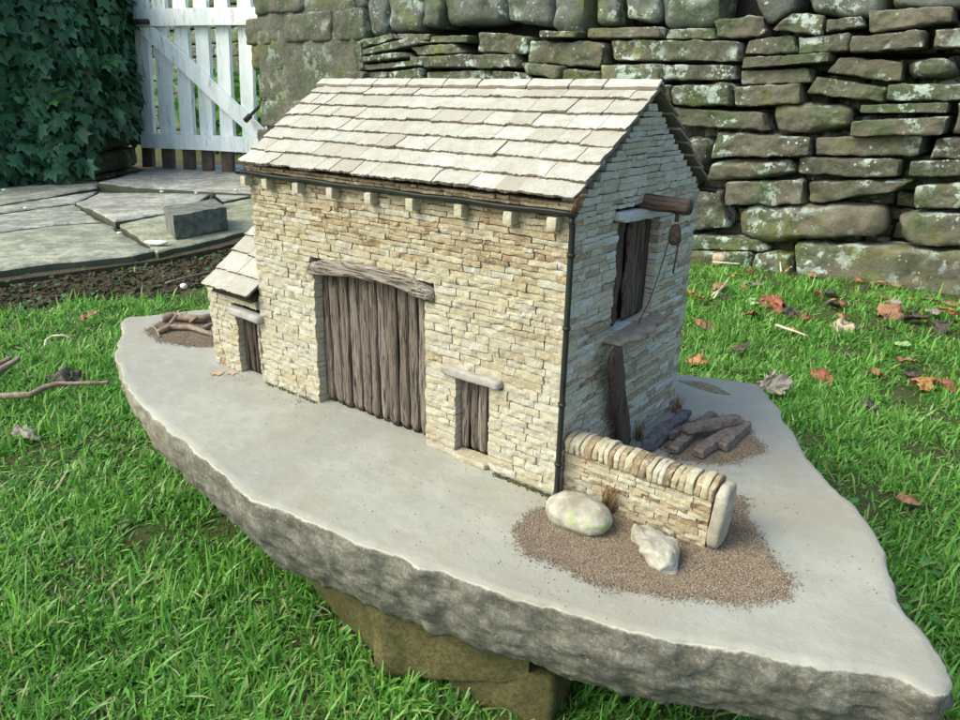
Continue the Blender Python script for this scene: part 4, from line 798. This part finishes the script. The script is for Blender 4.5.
m = MB(); T, F = sbox(6, 10, 20); T = sq(T, 5); P = np.c_[0.1965 + T[:, 0] * 0.0078, (gy0 + gy1) / 2 + T[:, 1] * 0.0185 * (1 - 0.10 * (T[:, 2] + 1) / 2), 0.040 + T[:, 2] * 0.040]; P[:, 0] += 0.05 * (P[:, 2]) ; P += nvec(P, 50, 15, 3) * 0.002; m.add(P, F, 0.62)
child_label(m.build('end_stone', M_BOULDER2, gw), 'upright pale rounded end stone of the little wall')

# ------------------------------------------------------------------ rocks, gravel, timber on the slab
def rock(name, c, ax, size, q, amp, sc, seed, mat, label, rot=0.0):
    m = MB(); T, F = sbox(22, 18, 16); T = sq(T, q); ca, sa = math.cos(rot), math.sin(rot)
    X = T[:, 0] * size[0] / 2; Y = T[:, 1] * size[1] / 2; Z = T[:, 2] * size[2] / 2; P = np.c_[X * ca - Y * sa, X * sa + Y * ca, Z] + np.array(c)
    P += nvec(P, sc, seed, 3) * amp; P += nvec(P, sc * 4, seed + 5, 3) * amp * 0.22; P[:, 2] = np.maximum(P[:, 2], 0.0005); m.add(P, F); return tag(m.build(name, mat, loc=(c[0], c[1], 0.0)), label, 'rock')
rock('boulder', (0.052, -0.033, 0.013), None, (0.086, 0.056, 0.038), 2.3, 0.006, 28, 4, M_BOULDER, 'smooth rounded pale boulder with a lime green patch by the barn corner', -0.15)
rock('broken_rock', (0.149, -0.037, 0.011), None, (0.078, 0.036, 0.031), 2.8, 0.010, 36, 8, M_BOULDER2, 'rough broken pale rock on the gravel before the miniature wall', -0.75)
def gravel(name, pxs, label, seed, n, zc=0.0):
    poly = np.array([onz(x, y, 0)[:2] for x, y in pxs]); c = poly.mean(0); m = MB(); lo, hi = poly.min(0) - 0.02, poly.max(0) + 0.02; r2 = np.random.default_rng(seed)
    P = r2.uniform(lo, hi, (n * 5, 2)); wob = P + nvec(np.c_[P, P[:, 0] * 0], 26, seed)[:, :2] * 0.010 + r2.normal(0, 0.0065, P.shape)
    ins = inpoly(wob[:, 0], wob[:, 1], poly); P = P[ins][:n]; k = len(P); stray = r2.uniform(lo - 0.02, hi + 0.02, (0, 2)); P = np.r_[P, stray]; k = len(P)
    s = r2.uniform(0.00045, 0.0010, k); O = np.array([(1, 0, 0), (-1, 0, 0), (0, 1, 0), (0, -1, 0), (0, 0, 1), (0, 0, -1)], float); Fo = np.array([(0, 2, 4), (2, 1, 4), (1, 3, 4), (3, 0, 4), (2, 0, 5), (1, 2, 5), (3, 1, 5), (0, 3, 5)])
    A_ = r2.normal(0, 1, (k, 3, 3)); Q, _ = np.linalg.qr(A_); V = np.einsum('nij,kj->nki', Q, O) * s[:, None, None] * r2.uniform(0.7, 1.25, (k, 6, 1))
    hz = 0.0006 + 0.0008 * r2.random(k); V = V + np.c_[P, hz][:, None]; m.add(V.reshape(-1, 3), (Fo[None] + (np.arange(k) * 6)[:, None, None]).reshape(-1, 3), np.repeat(np.clip(r2.normal(0.5, 0.25, k), 0, 1), 6))
    th = np.linspace(0, 2 * math.pi, 200, endpoint=False); pp = []
    seglen = np.r_[0, np.cumsum(np.linalg.norm(np.roll(poly, -1, 0) - poly, axis=1))]; cl_ = np.r_[poly, poly[:1]]
    for q in np.linspace(0, seglen[-1], 260, endpoint=False): pp.append((np.interp(q, seglen, cl_[:, 0]), np.interp(q, seglen, cl_[:, 1])))
    pp = np.array(pp); pp = c + (pp - c) * (0.955 + 0.05 * fbm(np.c_[pp, pp[:, :1] * 0], 60, seed + 4, 3))[:, None]; nn_ = len(pp); Vd = [np.c_[pp, np.full(nn_, 0.0002)]]; Fd = []
    for j, s_ in enumerate((0.96, 0.8, 0.5, 0.2)):
        q = c + (pp - c) * s_; Vd.append(np.c_[q, 0.0008 + 0.0006 * noise(np.c_[q, q[:, :1] * 0], 120, seed)]); a_ = np.arange(nn_) + j * nn_; b_ = np.roll(np.arange(nn_), -1) + j * nn_; Fd.append(np.stack([a_, b_, b_ + nn_, a_ + nn_], -1))
    Vd.append([[c[0], c[1], 0.0008]]); a_ = np.arange(nn_) + 4 * nn_; Fd.append(np.stack([a_, np.roll(a_, -1), np.full(nn_, 5 * nn_)], -1)); m.add(np.concatenate(Vd), Fd, 0.38)
    o = m.build(name, M_GRAVEL, loc=(c[0], c[1], 0), smooth=False); tag(o, label, 'gravel'); o['kind'] = 'stuff'; return o
gravel('gravel', [(515,529),(521,544),(547,562),(600,584),(680,599),(740,604),(780,598),(792,588),(782,571),(762,549),(746,520),(736,497),(700,490),(640,490),(580,492),(560,505),(530,515)], 'reddish brown gravel spread around the boulder and miniature wall', 1, 90000)
gravel('gravel', [(662,447),(680,425),(715,416),(740,420),(752,440),(763,452),(735,463),(700,462),(672,456)], 'brown gravel patch under the small log pile', 2, 20000)
gravel('gravel', [(146,331),(160,322),(213,316),(222,320),(220,345),(190,347),(160,341)], 'sandy gravel patch under the sticks behind the lean-to', 3, 22000)
logs = [((674,449),(712,415),0.0095,0.009,'lowest dark log at the left of the small pile'),((698,453),(730,431),0.0105,0.010,'thick short log in the middle of the pile'),((722,446),(746,425),0.0105,0.010,'rightmost thick log of the pile by the gable'),((686,429),(738,419),0.0095,0.024,'log lying across the top of the small pile'),((668,436),(690,427),0.008,0.008,'small log end at the back left of the pile')]
for k, (a, b, r_, zc, lb) in enumerate(logs):
    A, B = onz(*a, zc), onz(*b, zc); m = MB(); T, F = sbox(4, 4, 16); d = B - A; ln = np.linalg.norm(d); d /= ln; s_ = np.cross(d, (0, 0, 1)); s_ /= np.linalg.norm(s_)
    block(m, (A + B) / 2, d, s_, (0, 0, 1), (ln * 1.06, r_ * 1.5, r_ * 1.2), (30, 6, 6), 24, 0.0022, 110, k + 3); tag(m.build('small_log', M_LOG, loc=tuple((A + B) / 2 * np.array([1, 1, 0])), sharp=45), lb, 'log', 'miniature logs piled by the gable')
A, B = onz(624, 450, 0.002), np.array([0.020, 0.084, 0.178]); m = MB(); d = B - A; ln = np.linalg.norm(d); d /= ln; s_ = np.cross(d, (1, 0, 0.1)); s_ /= np.linalg.norm(s_); w3 = np.cross(s_, d)
block(m, (A + B) / 2 + np.array([0.001, 0, 0.0]), d, s_, w3, (ln, 0.030, 0.010), (40, 5, 4), 9, 0.002, 40, 6, 0.4); tag(m.build('leaning_plank', M_DARKW, loc=(A[0], A[1], 0)), 'dark weathered plank leaning against the gable below the window', 'plank')
A, B = onz(645, 446, 0.011), onz(686, 413, 0.011); m = MB(); d = B - A; ln = np.linalg.norm(d); d /= ln; s_ = np.cross(d, (0, 0, 1)); block(m, (A + B) / 2, d, s_, (0, 0, 1), (ln * 1.05, 0.018, 0.017), (40, 9, 9), 6, 0.006, 60, 12); tag(m.build('rotten_timber', M_BLUEW, loc=((A + B)[0] / 2, (A + B)[1] / 2, 0)), 'blue grey rotten timber lying at the foot of the gable', 'timber')
sticks = [([(162,318,.012),(175,316,.013),(200,319,.012),(222,314,.012)],0.0095,'thick brown stick at the back of the stick heap'),([(158,332,.006),(170,327,.009),(190,327,.009),(214,335,.007)],0.0062,'long forked pale stick at the front of the heap'),([(166,328,.008),(177,315,.025)],0.0042,'short stick propped up across the thick stick'),([(200,330,.006),(220,320,.010)],0.0050,'middle stick half hidden behind the lean-to'),([(190,322,.006),(197,317,.02)],0.003,'small twig stub in the stick heap'),([(160,337,.003),(153,324,.004)],0.002,'thin twig at the left of the stick heap')]
for k, (pp, r_, lb) in enumerate(sticks):
    P = [onz(x, y, z) for x, y, z in pp]; 
    Q = []
    for i in range(len(P) - 1): Q += line(P[i], P[i + 1], 6)[:-1]
    Q.append(P[-1]); m = MB(); tube(m, Q, np.linspace(r_, r_ * 0.8, len(Q)), 9, amp=r_ * 0.28, sc=70, seed=k); tag(m.build('stick', M_STICK, loc=tuple(P[0] * np.array([1, 1, 0]))), lb, 'stick', 'sticks heaped behind the lean-to')
m = MB(); r2 = np.random.default_rng(77); gp = []
for (x, y, sp_, cnt) in [(700, 462, .030, 60), (560, 560, .05, 60), (400, 480, .12, 110), (820, 560, .06, 60), (250, 400, .12, 60), (760, 500, .03, 30), (560, 590, .04, 40), (235, 380, .03, 40), (300, 410, .03, 30)]:
    c = onz(x, y, 0)
    for _ in range(cnt): gp.append((c[0] + r2.normal(0, sp_), c[1] + r2.normal(0, sp_ * .5)))
gp = np.array(gp); gp = gp[inpoly(gp[:, 0], gp[:, 1], sp * 0.97) & ~((gp[:, 1] > -0.003) & (gp[:, 0] < 0.003))]
for q in gp: s_ = r2.uniform(.0006, .0016); block(m, (q[0], q[1], s_ * .3), (1, 0, 0), (0, 1, 0), (0, 0, 1), (s_, s_ * .8, s_ * .7), (2, 2, 2), 3, 0, 1, 1, r2.random() * .4)
o = m.build('grit', M_GRAVEL, loc=(0, 0, 0), smooth=False); o['kind'] = 'stuff'; tag(o, 'dark grit scattered thinly over the slab top', 'grit')
def tuft(name, px, z, n, h, spread, mat, label, seed, cat='dry grass'):
    r2 = random.Random(seed); c = onz(*px, z); m = MB()
    for k in range(n):
        a = r2.uniform(0, 2 * math.pi); b0 = c + np.array([r2.gauss(0, spread * 0.35), r2.gauss(0, spread * 0.35), 0]); hh = h * r2.uniform(0.45, 1.05); ln = spread * r2.uniform(0.2, 1.2)
        tube(m, [b0, b0 + np.array([math.cos(a) * ln * 0.3, math.sin(a) * ln * 0.3, hh * 0.55]), b0 + np.array([math.cos(a) * ln, math.sin(a) * ln, hh])], [0.0006, 0.0005, 0.0002], 4, r2.random())
    return tag(m.build(name, mat, loc=tuple(c)), label, cat)
tuft('grass_tuft', (607, 512), 0, 46, 0.046, 0.013, M_STRAW, 'brown dry grass tuft between the boulder and the miniature wall', 1)
tuft('grass_tuft', (586, 497), 0, 26, 0.040, 0.010, M_STRAW, 'thin dry grass tuft behind the boulder at the wall', 2)
tuft('grass_tuft', (573, 530), 0, 12, 0.016, 0.004, M_STRAW, 'tiny dry tuft in front of the boulder', 3)
tuft('grass_tuft', (641, 549), 0, 30, 0.022, 0.006, M_STRAW, 'short dry tuft at the left end of the broken rock', 4)
tuft('grass_tuft', (677, 412), 0, 30, 0.030, 0.012, M_STRAW, 'dry grass tuft at the far corner of the gable', 5)
tuft('grass_tuft', (638, 440), 0, 18, 0.034, 0.010, M_STRAW, 'wispy dry grass tuft beside the leaning plank', 6)
tuft('grass_tuft', (187, 322), 0, 16, 0.028, 0.004, M_STRAW, 'upright brown tuft in the middle of the stick heap', 7)
tuft('grass_tuft', (298, 402), 0, 5, 0.022, 0.008, M_PALESTRAW, 'thin pale grass stem against the front wall', 8)
def moss(px_line, wdt, n, label, seed, mat=M_MOSS, z0=0.0, wy=-0.002):
    r2 = random.Random(seed); m = MB(); c = None; nz = len(px_line) - 1
    for k in range(n):
        i = r2.randrange(nz); t = r2.random(); x = px_line[i][0] + (px_line[i + 1][0] - px_line[i][0]) * t; y = px_line[i][1] + (px_line[i + 1][1] - px_line[i][1]) * t; p = onz(x, y, z0) + np.array([r2.gauss(0, wdt), 0, 0]); p[1] = wy - abs(r2.gauss(0, wdt * 1.2)); s = r2.uniform(0.0007, 0.0024)
        if c is None: c = p
        block(m, p + np.array([0, 0, s * 0.4]), (1, 0, 0), (0, 1, 0), (0, 0, 1), (s, s, s), (3, 3, 3), 2.2, s * 0.3, 500, k, r2.random())
    o = m.build('moss', mat, loc=tuple(c)); tag(o, label, 'moss'); o['kind'] = 'stuff'; return o
moss([(490, 478), (520, 492), (550, 503)], 0.0030, 420, 'green moss strip along the wall foot right of the small door', 1)
moss([(264, 384), (290, 399), (312, 405)], 0.0022, 200, 'dark moss strip along the wall foot left of the big door', 2)
moss([(620, 527), (650, 540), (690, 553)], 0.0028, 200, 'green moss along the foot of the miniature wall', 3, wy=0.010)
m = MB()
for k in range(20):
    y = R.uniform(-0.012, 0.006); tube(m, [(0.005 + R.uniform(-.003, .004), y, 0.360 + R.uniform(-.006, .004)), (0.009, y - 0.001, 0.368), (0.010 + R.uniform(-.003, .003), y + 0.006, 0.376)], 0.0006, 4, R.random())
m.build('fibre_tuft', M_STRAW, barn)
for k, (px, s, lb) in enumerate([((222, 373), 0.026, 'thin tan leaf scrap on the slab before the lean-to'), ((233, 371), 0.022, 'tan scrap at the foot of the lean-to door')]):
    c = onz(*px, 0.0012); m = MB(); leaves(m, c[None] , np.array([s]), np.array([[0, 0.1, 1.0]]), np.array([[0.8 if k else -0.9, -0.6, 0.02]]), np.array([0.5]), 0.02); V_ = m.V[0]; V_[:, 2] = np.maximum(V_[:, 2], 0.0006); tag(m.build('leaf_scrap', M_FILM, loc=tuple(c)), lb, 'leaf scrap')

# ------------------------------------------------------------------ fallen leaves, twigs and straws on the lawn
OV = np.array([(0, 0), (0.10, 0.04), (0.22, 0.18), (0.28, 0.36), (0.29, 0.52), (0.24, 0.70), (0.14, 0.86), (0, 1.0), (-0.14, 0.86), (-0.24, 0.70), (-0.29, 0.52), (-0.28, 0.36), (-0.22, 0.18), (-0.10, 0.04)])
OAK = np.array([(0, 0), (0.08, 0.1), (0.2, 0.12), (0.16, 0.26), (0.36, 0.34), (0.24, 0.48), (0.42, 0.62), (0.22, 0.70), (0.22, 0.88), (0, 1.0), (-0.2, 0.9), (-0.22, 0.70), (-0.42, 0.62), (-0.24, 0.48), (-0.36, 0.34), (-0.16, 0.26), (-0.2, 0.12), (-0.08, 0.1)])
LV = [(694,297,.085,'orange','curled orange leaf beside the far edge of the barn',0),(697,357,.085,'orange','orange brown oval leaf near the gable corner',1),(718,284,.075,'brown','brown leaf under two crossed straws',2),(738,274,.05,'orange','small orange leaf tip near the pebble',3),(755,282,.07,'grey','grey brown leaf in the grass below the wall',0),(788,268,.055,'orange','upright orange leaf against the wall foot',1),(751,311,.06,'red','small dark red leaf left of the long red leaf',2),(772,301,.14,'red','long red brown curled leaf near the wall',0),(790,313,.06,'dark','black leaf below the long red leaf',3),(808,315,.065,'red','reddish leaf at the end of a dark leaf',1),(794,327,.05,'orange','orange leaf tucked under a pale straw',2),(844,323,.11,'pale','flat pale brown leaf in the middle of the lawn',0),(835,301,.07,'dark','dark leaf in the shade of the wall foot',2),(829,290,.09,'dark','blackish leaf touching the big base stone',1),(891,309,.14,'brown','large brown leaf right of the lawn middle',0),(914,315,.085,'dark','black curled leaf beside the large brown leaf',2),(896,299,.06,'grey','small grey leaf close to the wall foot',3),(947,313,.08,'orange','orange leaf at the right edge near the wall',1),(935,310,.07,'grey','grey leaf overlapping the orange leaf at the right edge',2),(938,324,.075,'dark','dark grey leaf below the orange leaf',0),(707,323,.075,'brown','faded brown leaf sunk in the grass by the barn',3),(743,348,.065,'dark','dark torn leaf alone in the grass',1),(822,371,.085,'red','reddish leaf sunk in the grass above the slab edge',2),(880,370,.065,'brown','round brown leaf left of a dark curled pair',0),(905,362,.07,'brown','brown leaf leaning on a dark leaf',3),(912,370,.06,'dark','dark leaf at the right of the brown pair',1),(902,341,.055,'green','pale yellow green leaf on the lawn',2),(932,379,.085,'orange','bright orange folded leaf at the right',0),(951,381,.085,'red','red ribbed leaf at the right edge',1),(772,385,.085,'grey','lobed grey tan leaf touching the slab corner',0),(890,328,.04,'dark','tiny dark leaf in the open lawn',2),(754,300,.06,'green','pale green leaf left of the long red leaf',3),(930,297,.06,'brown','brown leaf below the right base stone',1),(871,401,.045,'dark','small dark bit of leaf beside the slab',0),(64,371,.10,'dark','dark crumpled leaf clump above the long twig',1),(90,317,.06,'brown','small brown leaf on the left lawn',2),(24,428,.07,'grey','flat grey leaf under the long twig',3),(912,497,.05,'brown','brown leaf beside the right edge of the slab',2),(820,292,.05,'orange','orange leaf scrap among dark leaves',2),(716,262,.045,'orange','orange scrap just under the pebble',0)]
for k, (x, y, s, c, lb, kind) in enumerate(LV):
    p = onz(x, y, -0.205); zg = gz(p[0], p[1]) + 0.030; p = onz(x, y, float(zg)); ang = R.uniform(0, 6.28); shp = OAK if (kind == 0 and k % 2 == 1) or x == 772 and y == 385 else OV
    m = MB(); tipd = np.array([[math.cos(ang), math.sin(ang), R.uniform(-.1, .35)]]); nn_ = np.array([[R.gauss(0, .35), R.gauss(-.15, .35), 1.0]]); P0 = p[None] - tipd * s * 0.5
    leaves(m, P0, np.array([s]), nn_, tipd, np.array([R.random()]), R.choice([0.9, -0.7, 0.5, 1.2]), shp); V_ = m.V[0]
    # more shape: subdivide by adding a crumpled underside
    V_ += nvec(V_, 28, k, 2) * s * 0.10
    o = m.build('fallen_leaf', DEAD[c], loc=tuple(p)); sd_ = o.modifiers.new('s', 'SUBSURF'); sd_.subdivision_type = 'SIMPLE'; sd_.levels = 3; sd_.render_levels = 3; tx = bpy.data.textures.new('crumple', 'CLOUDS'); tx.noise_scale = s * 0.28; tx.noise_depth = 2; dm = o.modifiers.new('d', 'DISPLACE'); dm.texture = tx; dm.texture_coords = 'LOCAL'; dm.strength = s * 0.42; dm.mid_level = 0.5; so_ = o.modifiers.new('t', 'SOLIDIFY'); so_.thickness = 0.001
    tag(o, lb, 'leaf', 'fallen leaves on the lawn')
proto = [None]
for k in range(25):
    x = R.uniform(700, 955); y = R.gauss(279 + (x - 700) * 0.09, 9) if k % 3 else R.uniform(262, 340); z_ = -0.195; p = onz(x, y, z_)
    if p[1] > WY - 0.06: p[1] = WY - 0.06 - R.uniform(0, .1)
    p[2] = gz(p[0], p[1]) + 0.024
    if k < 5:
        m = MB(); s_ = R.uniform(.035, .06); an = R.uniform(0, 6.28); td = np.array([[math.cos(an), math.sin(an), .15]]); leaves(m, p[None] - td * s_ * .5, np.array([s_]), np.array([[R.gauss(0, .4), -.3, 1.0]]), td, np.array([.5]), 0.9, OV); m.V[0] += nvec(m.V[0], 30, k, 2) * s_ * .12
        o = m.build('fallen_leaf', DEAD[['brown', 'orange', 'red', 'dark', 'brown'][k]], loc=tuple(p)); so_ = o.modifiers.new('t', 'SOLIDIFY'); so_.thickness = 0.001; o['c'] = ['brown', 'orange', 'red', 'black', 'tan'][k]; proto.append(o)
    else:
        o = proto[1 + k % 5].copy(); scene.collection.objects.link(o); o.location = p; o.rotation_euler = (R.uniform(-.3, .3), R.uniform(-.3, .3), R.uniform(0, 6.28)); q_ = R.uniform(.7, 1.3); o.scale = (q_, q_, q_)
    tag(o, 'small %s dead leaf in the drift along the wall foot' % o['c'], 'leaf', 'small leaves drifted along the wall foot')
def stick(name, pp, z, r0, mat, label, cat, seed=0, n=6):
    P = [];  Q = [onz(x, y, z + dz) for x, y, dz in pp]
    for i in range(len(Q) - 1): P += line(Q[i], Q[i + 1], n)[:-1]
    P.append(Q[-1]); m = MB(); tube(m, P, np.linspace(r0, r0 * 0.55, len(P)), 7, amp=r0 * 0.5, sc=30, seed=seed); return tag(m.build(name, mat, loc=tuple(Q[0])), label, cat)
stick('twig', [(-20,398,0),(0,396,0),(30,394,0.01),(45,387,.012),(62,383,.015),(90,384,.01),(110,382,.01)], -0.20, 0.0085, M_STICK, 'long crooked twig lying across the left lawn', 'twig', 1)
stick('twig', [(-15,380,0),(0,371,0.02),(10,364,.03),(20,359,.04)], -0.20, 0.011, M_STICK, 'lower of two stubby twigs at the left edge', 'twig', 2)
stick('twig', [(-15,371,0),(0,362,0.02),(10,357,.03)], -0.20, 0.010, M_STICK, 'upper of two stubby twigs at the left edge', 'twig', 3)
stick('straw', [(45,346,0),(46,340,.01),(52,336,.015),(62,335,.02),(71,338,.01)], -0.20, 0.004, M_PALESTRAW, 'curved white straw on the left lawn', 'straw', 4)
stick('straw', [(776,325,0.01),(792,330,.02),(808,336,.01)], -0.20, 0.0045, M_PALESTRAW, 'pale straight straw across an orange leaf', 'straw', 5)
stick('straw', [(714,298,0.0),(722,288,.02),(730,277,.03)], -0.20, 0.004, M_PALESTRAW, 'upper of two slanted straws near the barn gable', 'straw', 6)
stick('straw', [(711,296,0.0),(719,290,.02),(728,281,.03)], -0.20, 0.003, M_PALESTRAW, 'lower of two slanted straws near the barn gable', 'straw', 7)
stick('straw', [(713,262,0.02),(726,263,.02),(740,264,.02)], -0.20, 0.0055, M_PALESTRAW, 'short white stick in front of the pebble at the wall foot', 'straw', 8)
stick('straw', [(781,272,0.0),(780,262,.03)], -0.20, 0.004, M_PALESTRAW, 'short upright pale stalk at the wall foot', 'straw', 9)
stick('twig', [(166,283,0),(190,276,.005),(222,269,.005)], -0.205, 0.005, M_STICK, 'thin twig on the bare soil left of the barn', 'twig', 10)
p = onz(720, 258, -0.18); m = MB(); block(m, p, (1, 0, 0), (0, 1, 0), (0, 0, 1), (0.062, 0.05, 0.042), (10, 8, 8), 2.6, 0.006, 20, 3); tag(m.build('pebble', M_PEB, loc=tuple(p)), 'rounded tan pebble resting at the foot of the wall', 'pebble')
p = onz(184, 286, -0.195); m = MB(); block(m, p, (1, 0, 0), (0, 1, 0), (0, 0, 1), (0.028, 0.024, 0.018), (8, 8, 6), 2.6, 0.004, 30, 4); tag(m.build('pebble', M_WHITE, loc=tuple(p)), 'small white pebble at the edge of the bare soil', 'pebble')

# ------------------------------------------------------------------ grass
def grass():
    head = math.atan2(FW[1], FW[0]); n0 = 1700000
    rr_ = np.sqrt(rng.random(n0)) * 0 + (0.30 + 5.2 * rng.random(n0) ** 1.5); th = head + rng.uniform(-1.02, 1.02, n0)
    X = CAM_T[0] + rr_ * np.cos(th); Y = CAM_T[1] + rr_ * np.sin(th)
    dens = 72000 * np.clip(1.2 / rr_, 0, 1) ** 1.25
    # sampling density of the proposal per area: n0 * p(r) / (2.04 r)
    t = (rr_ - 0.30) / 5.2; pr = (1 / 1.5) * np.maximum(t, 1e-4) ** (1 / 1.5 - 1) / 5.2; prop = n0 * pr / (2.04 * rr_)
    P = np.c_[X, Y, X * 0]; cl = fbm(P, 9, 61, 3); cl2 = fbm(P, 2.3, 63, 2)
    acc = dens / prop * np.clip(0.85 + 1.4 * cl + 0.4 * cl2, 0.22, 1.7)
    soil = inpoly(X + 0.08 * noise(P, 6, 5), Y + 0.08 * noise(P, 6, 6), soil_poly); pathm = inpoly(X, Y, path_all)
    acc = np.where(soil, acc * 0.30 * (fbm(P, 5, 9) > 0.12), acc); acc = np.where(pathm, 0, acc)
    acc = np.where((Y > WY - 0.03), 0, acc); acc = np.where(Y > WY - 0.12, acc * 0.3, acc)
    keep = rng.random(n0) < acc; X, Y, rr_, cl, cl2 = X[keep], Y[keep], rr_[keep], cl[keep], cl2[keep]; n = len(X)
    Z = gz(X, Y) - 0.002
    ht = rng.gamma(4, 1 / 4, n) * 0.0175 * (1 + 0.5 * cl) ; ht = np.clip(ht, 0.008, 0.065); wd = rng.uniform(0.0008, 0.0019, n) * (0.75 + 0.38 * rr_)
    az = rng.uniform(0, 2 * math.pi, n) + 1.5 * cl2; lean = np.clip(rng.normal(0.80, 0.40, n), 0.05, 1.5); bend = rng.uniform(0.1, 0.9, n)
    dx, dy = np.cos(az), np.sin(az); fa = az + math.pi / 2 + rng.normal(0, 0.5, n); sx, sy = np.cos(fa), np.sin(fa)
    def pt(t):
        a = lean * (1 + bend * t); hx = ht * 1.25 * t * np.sin(a); hz_ = ht * 1.25 * t * np.cos(np.minimum(a, 1.5)); return X + dx * hx, Y + dy * hx, Z + hz_
    Vs = []
    for t, ww in ((0, 0.8), (0.4, 1.0), (0.75, 0.75)):
        a, b, c = pt(t); Vs.append(np.stack([a - sx * wd * ww, b - sy * wd * ww, c], -1)); Vs.append(np.stack([a + sx * wd * ww, b + sy * wd * ww, c + 0.0006], -1))
    a, b, c = pt(1.0); Vs.append(np.stack([a, b, c], -1)); V = np.stack(Vs, 1).reshape(-1, 3); base = (np.arange(n) * 7)[:, None]
    q = np.concatenate([base + np.array([[0, 1, 3, 2]]), base + np.array([[2, 3, 5, 4]])]); tr = base + np.array([[4, 5, 6]])
    tone = np.clip(rng.normal(0.50, 0.22, n) + 0.22 * cl2 + 0.15 * cl, 0.02, 0.9); tone = np.where(rng.random(n) < 0.07, rng.uniform(0.9, 1.0, n), tone)
    m = MB(); m.add(V, [q, tr], np.repeat(tone, 7)); o = m.build('grass', M_GRASS, smooth=True); o['kind'] = 'stuff'; tag(o, 'bright green uneven lawn grass around the slab', 'grass'); print('grass blades', n)
grass()
m = MB(); r2 = np.random.default_rng(5); lo, hi = soil_poly.min(0), soil_poly.max(0); Q = r2.uniform(lo, hi, (26000, 2)); Q = Q[inpoly(Q[:, 0], Q[:, 1], soil_poly)]; Q = Q[~inpoly(Q[:, 0], Q[:, 1], path_all)][:4200]
T, F = sbox(2, 2, 2); T = sq(T, 2.5)
for q in Q:
    s_ = 0.004 + 0.012 * r2.random() ** 3; zz = float(gz(q[0], q[1])); m.add(np.array([q[0], q[1], zz + s_ * 0.2]) + T * np.array([s_, s_ * r2.uniform(.6, 1.2), s_ * .7]) * (1 + 0.35 * r2.normal(0, 1, (len(T), 1))), F, r2.random() * 0.12)
o = m.build('soil_crumbs', M_GROUND, loc=(float(lo[0]), float(lo[1]), -0.22), smooth=False); o['kind'] = 'stuff'; tag(o, 'dark crumbled soil between the paving and the lawn', 'soil')
# broad leaved weeds in the lawn
n = 520; P = []
for (x, y, s, cnt) in [(905, 590, 0.08, 26), (845, 300, 0.0, 0), (60, 300, 0.25, 60), (130, 270, 0.12, 30), (216, 262, 0.10, 40), (30, 305, 0.2, 50), (230, 275, 0.08, 20)]:
    c = onz(x, y, -0.21)
    for _ in range(cnt): P.append(c + np.array([R.gauss(0, s), R.gauss(0, s), 0]))
P = np.array(P); P[:, 2] = gz(P[:, 0], P[:, 1]) + rng.uniform(0.012, 0.035, len(P)); n = len(P); m = MB()
leaves(m, P, rng.uniform(0.008, 0.019, n), np.c_[rng.normal(0, .3, n), rng.normal(-.2, .3, n), np.ones(n)], np.c_[rng.normal(0, 1, n), rng.normal(0, 1, n), rng.normal(0.1, .2, n)], rng.random(n), 0.4, OV * np.array([1.7, 1]))
o = m.build('clover', M_FROND); o['kind'] = 'stuff'; tag(o, 'low broad leaved weeds growing through the lawn', 'weeds')
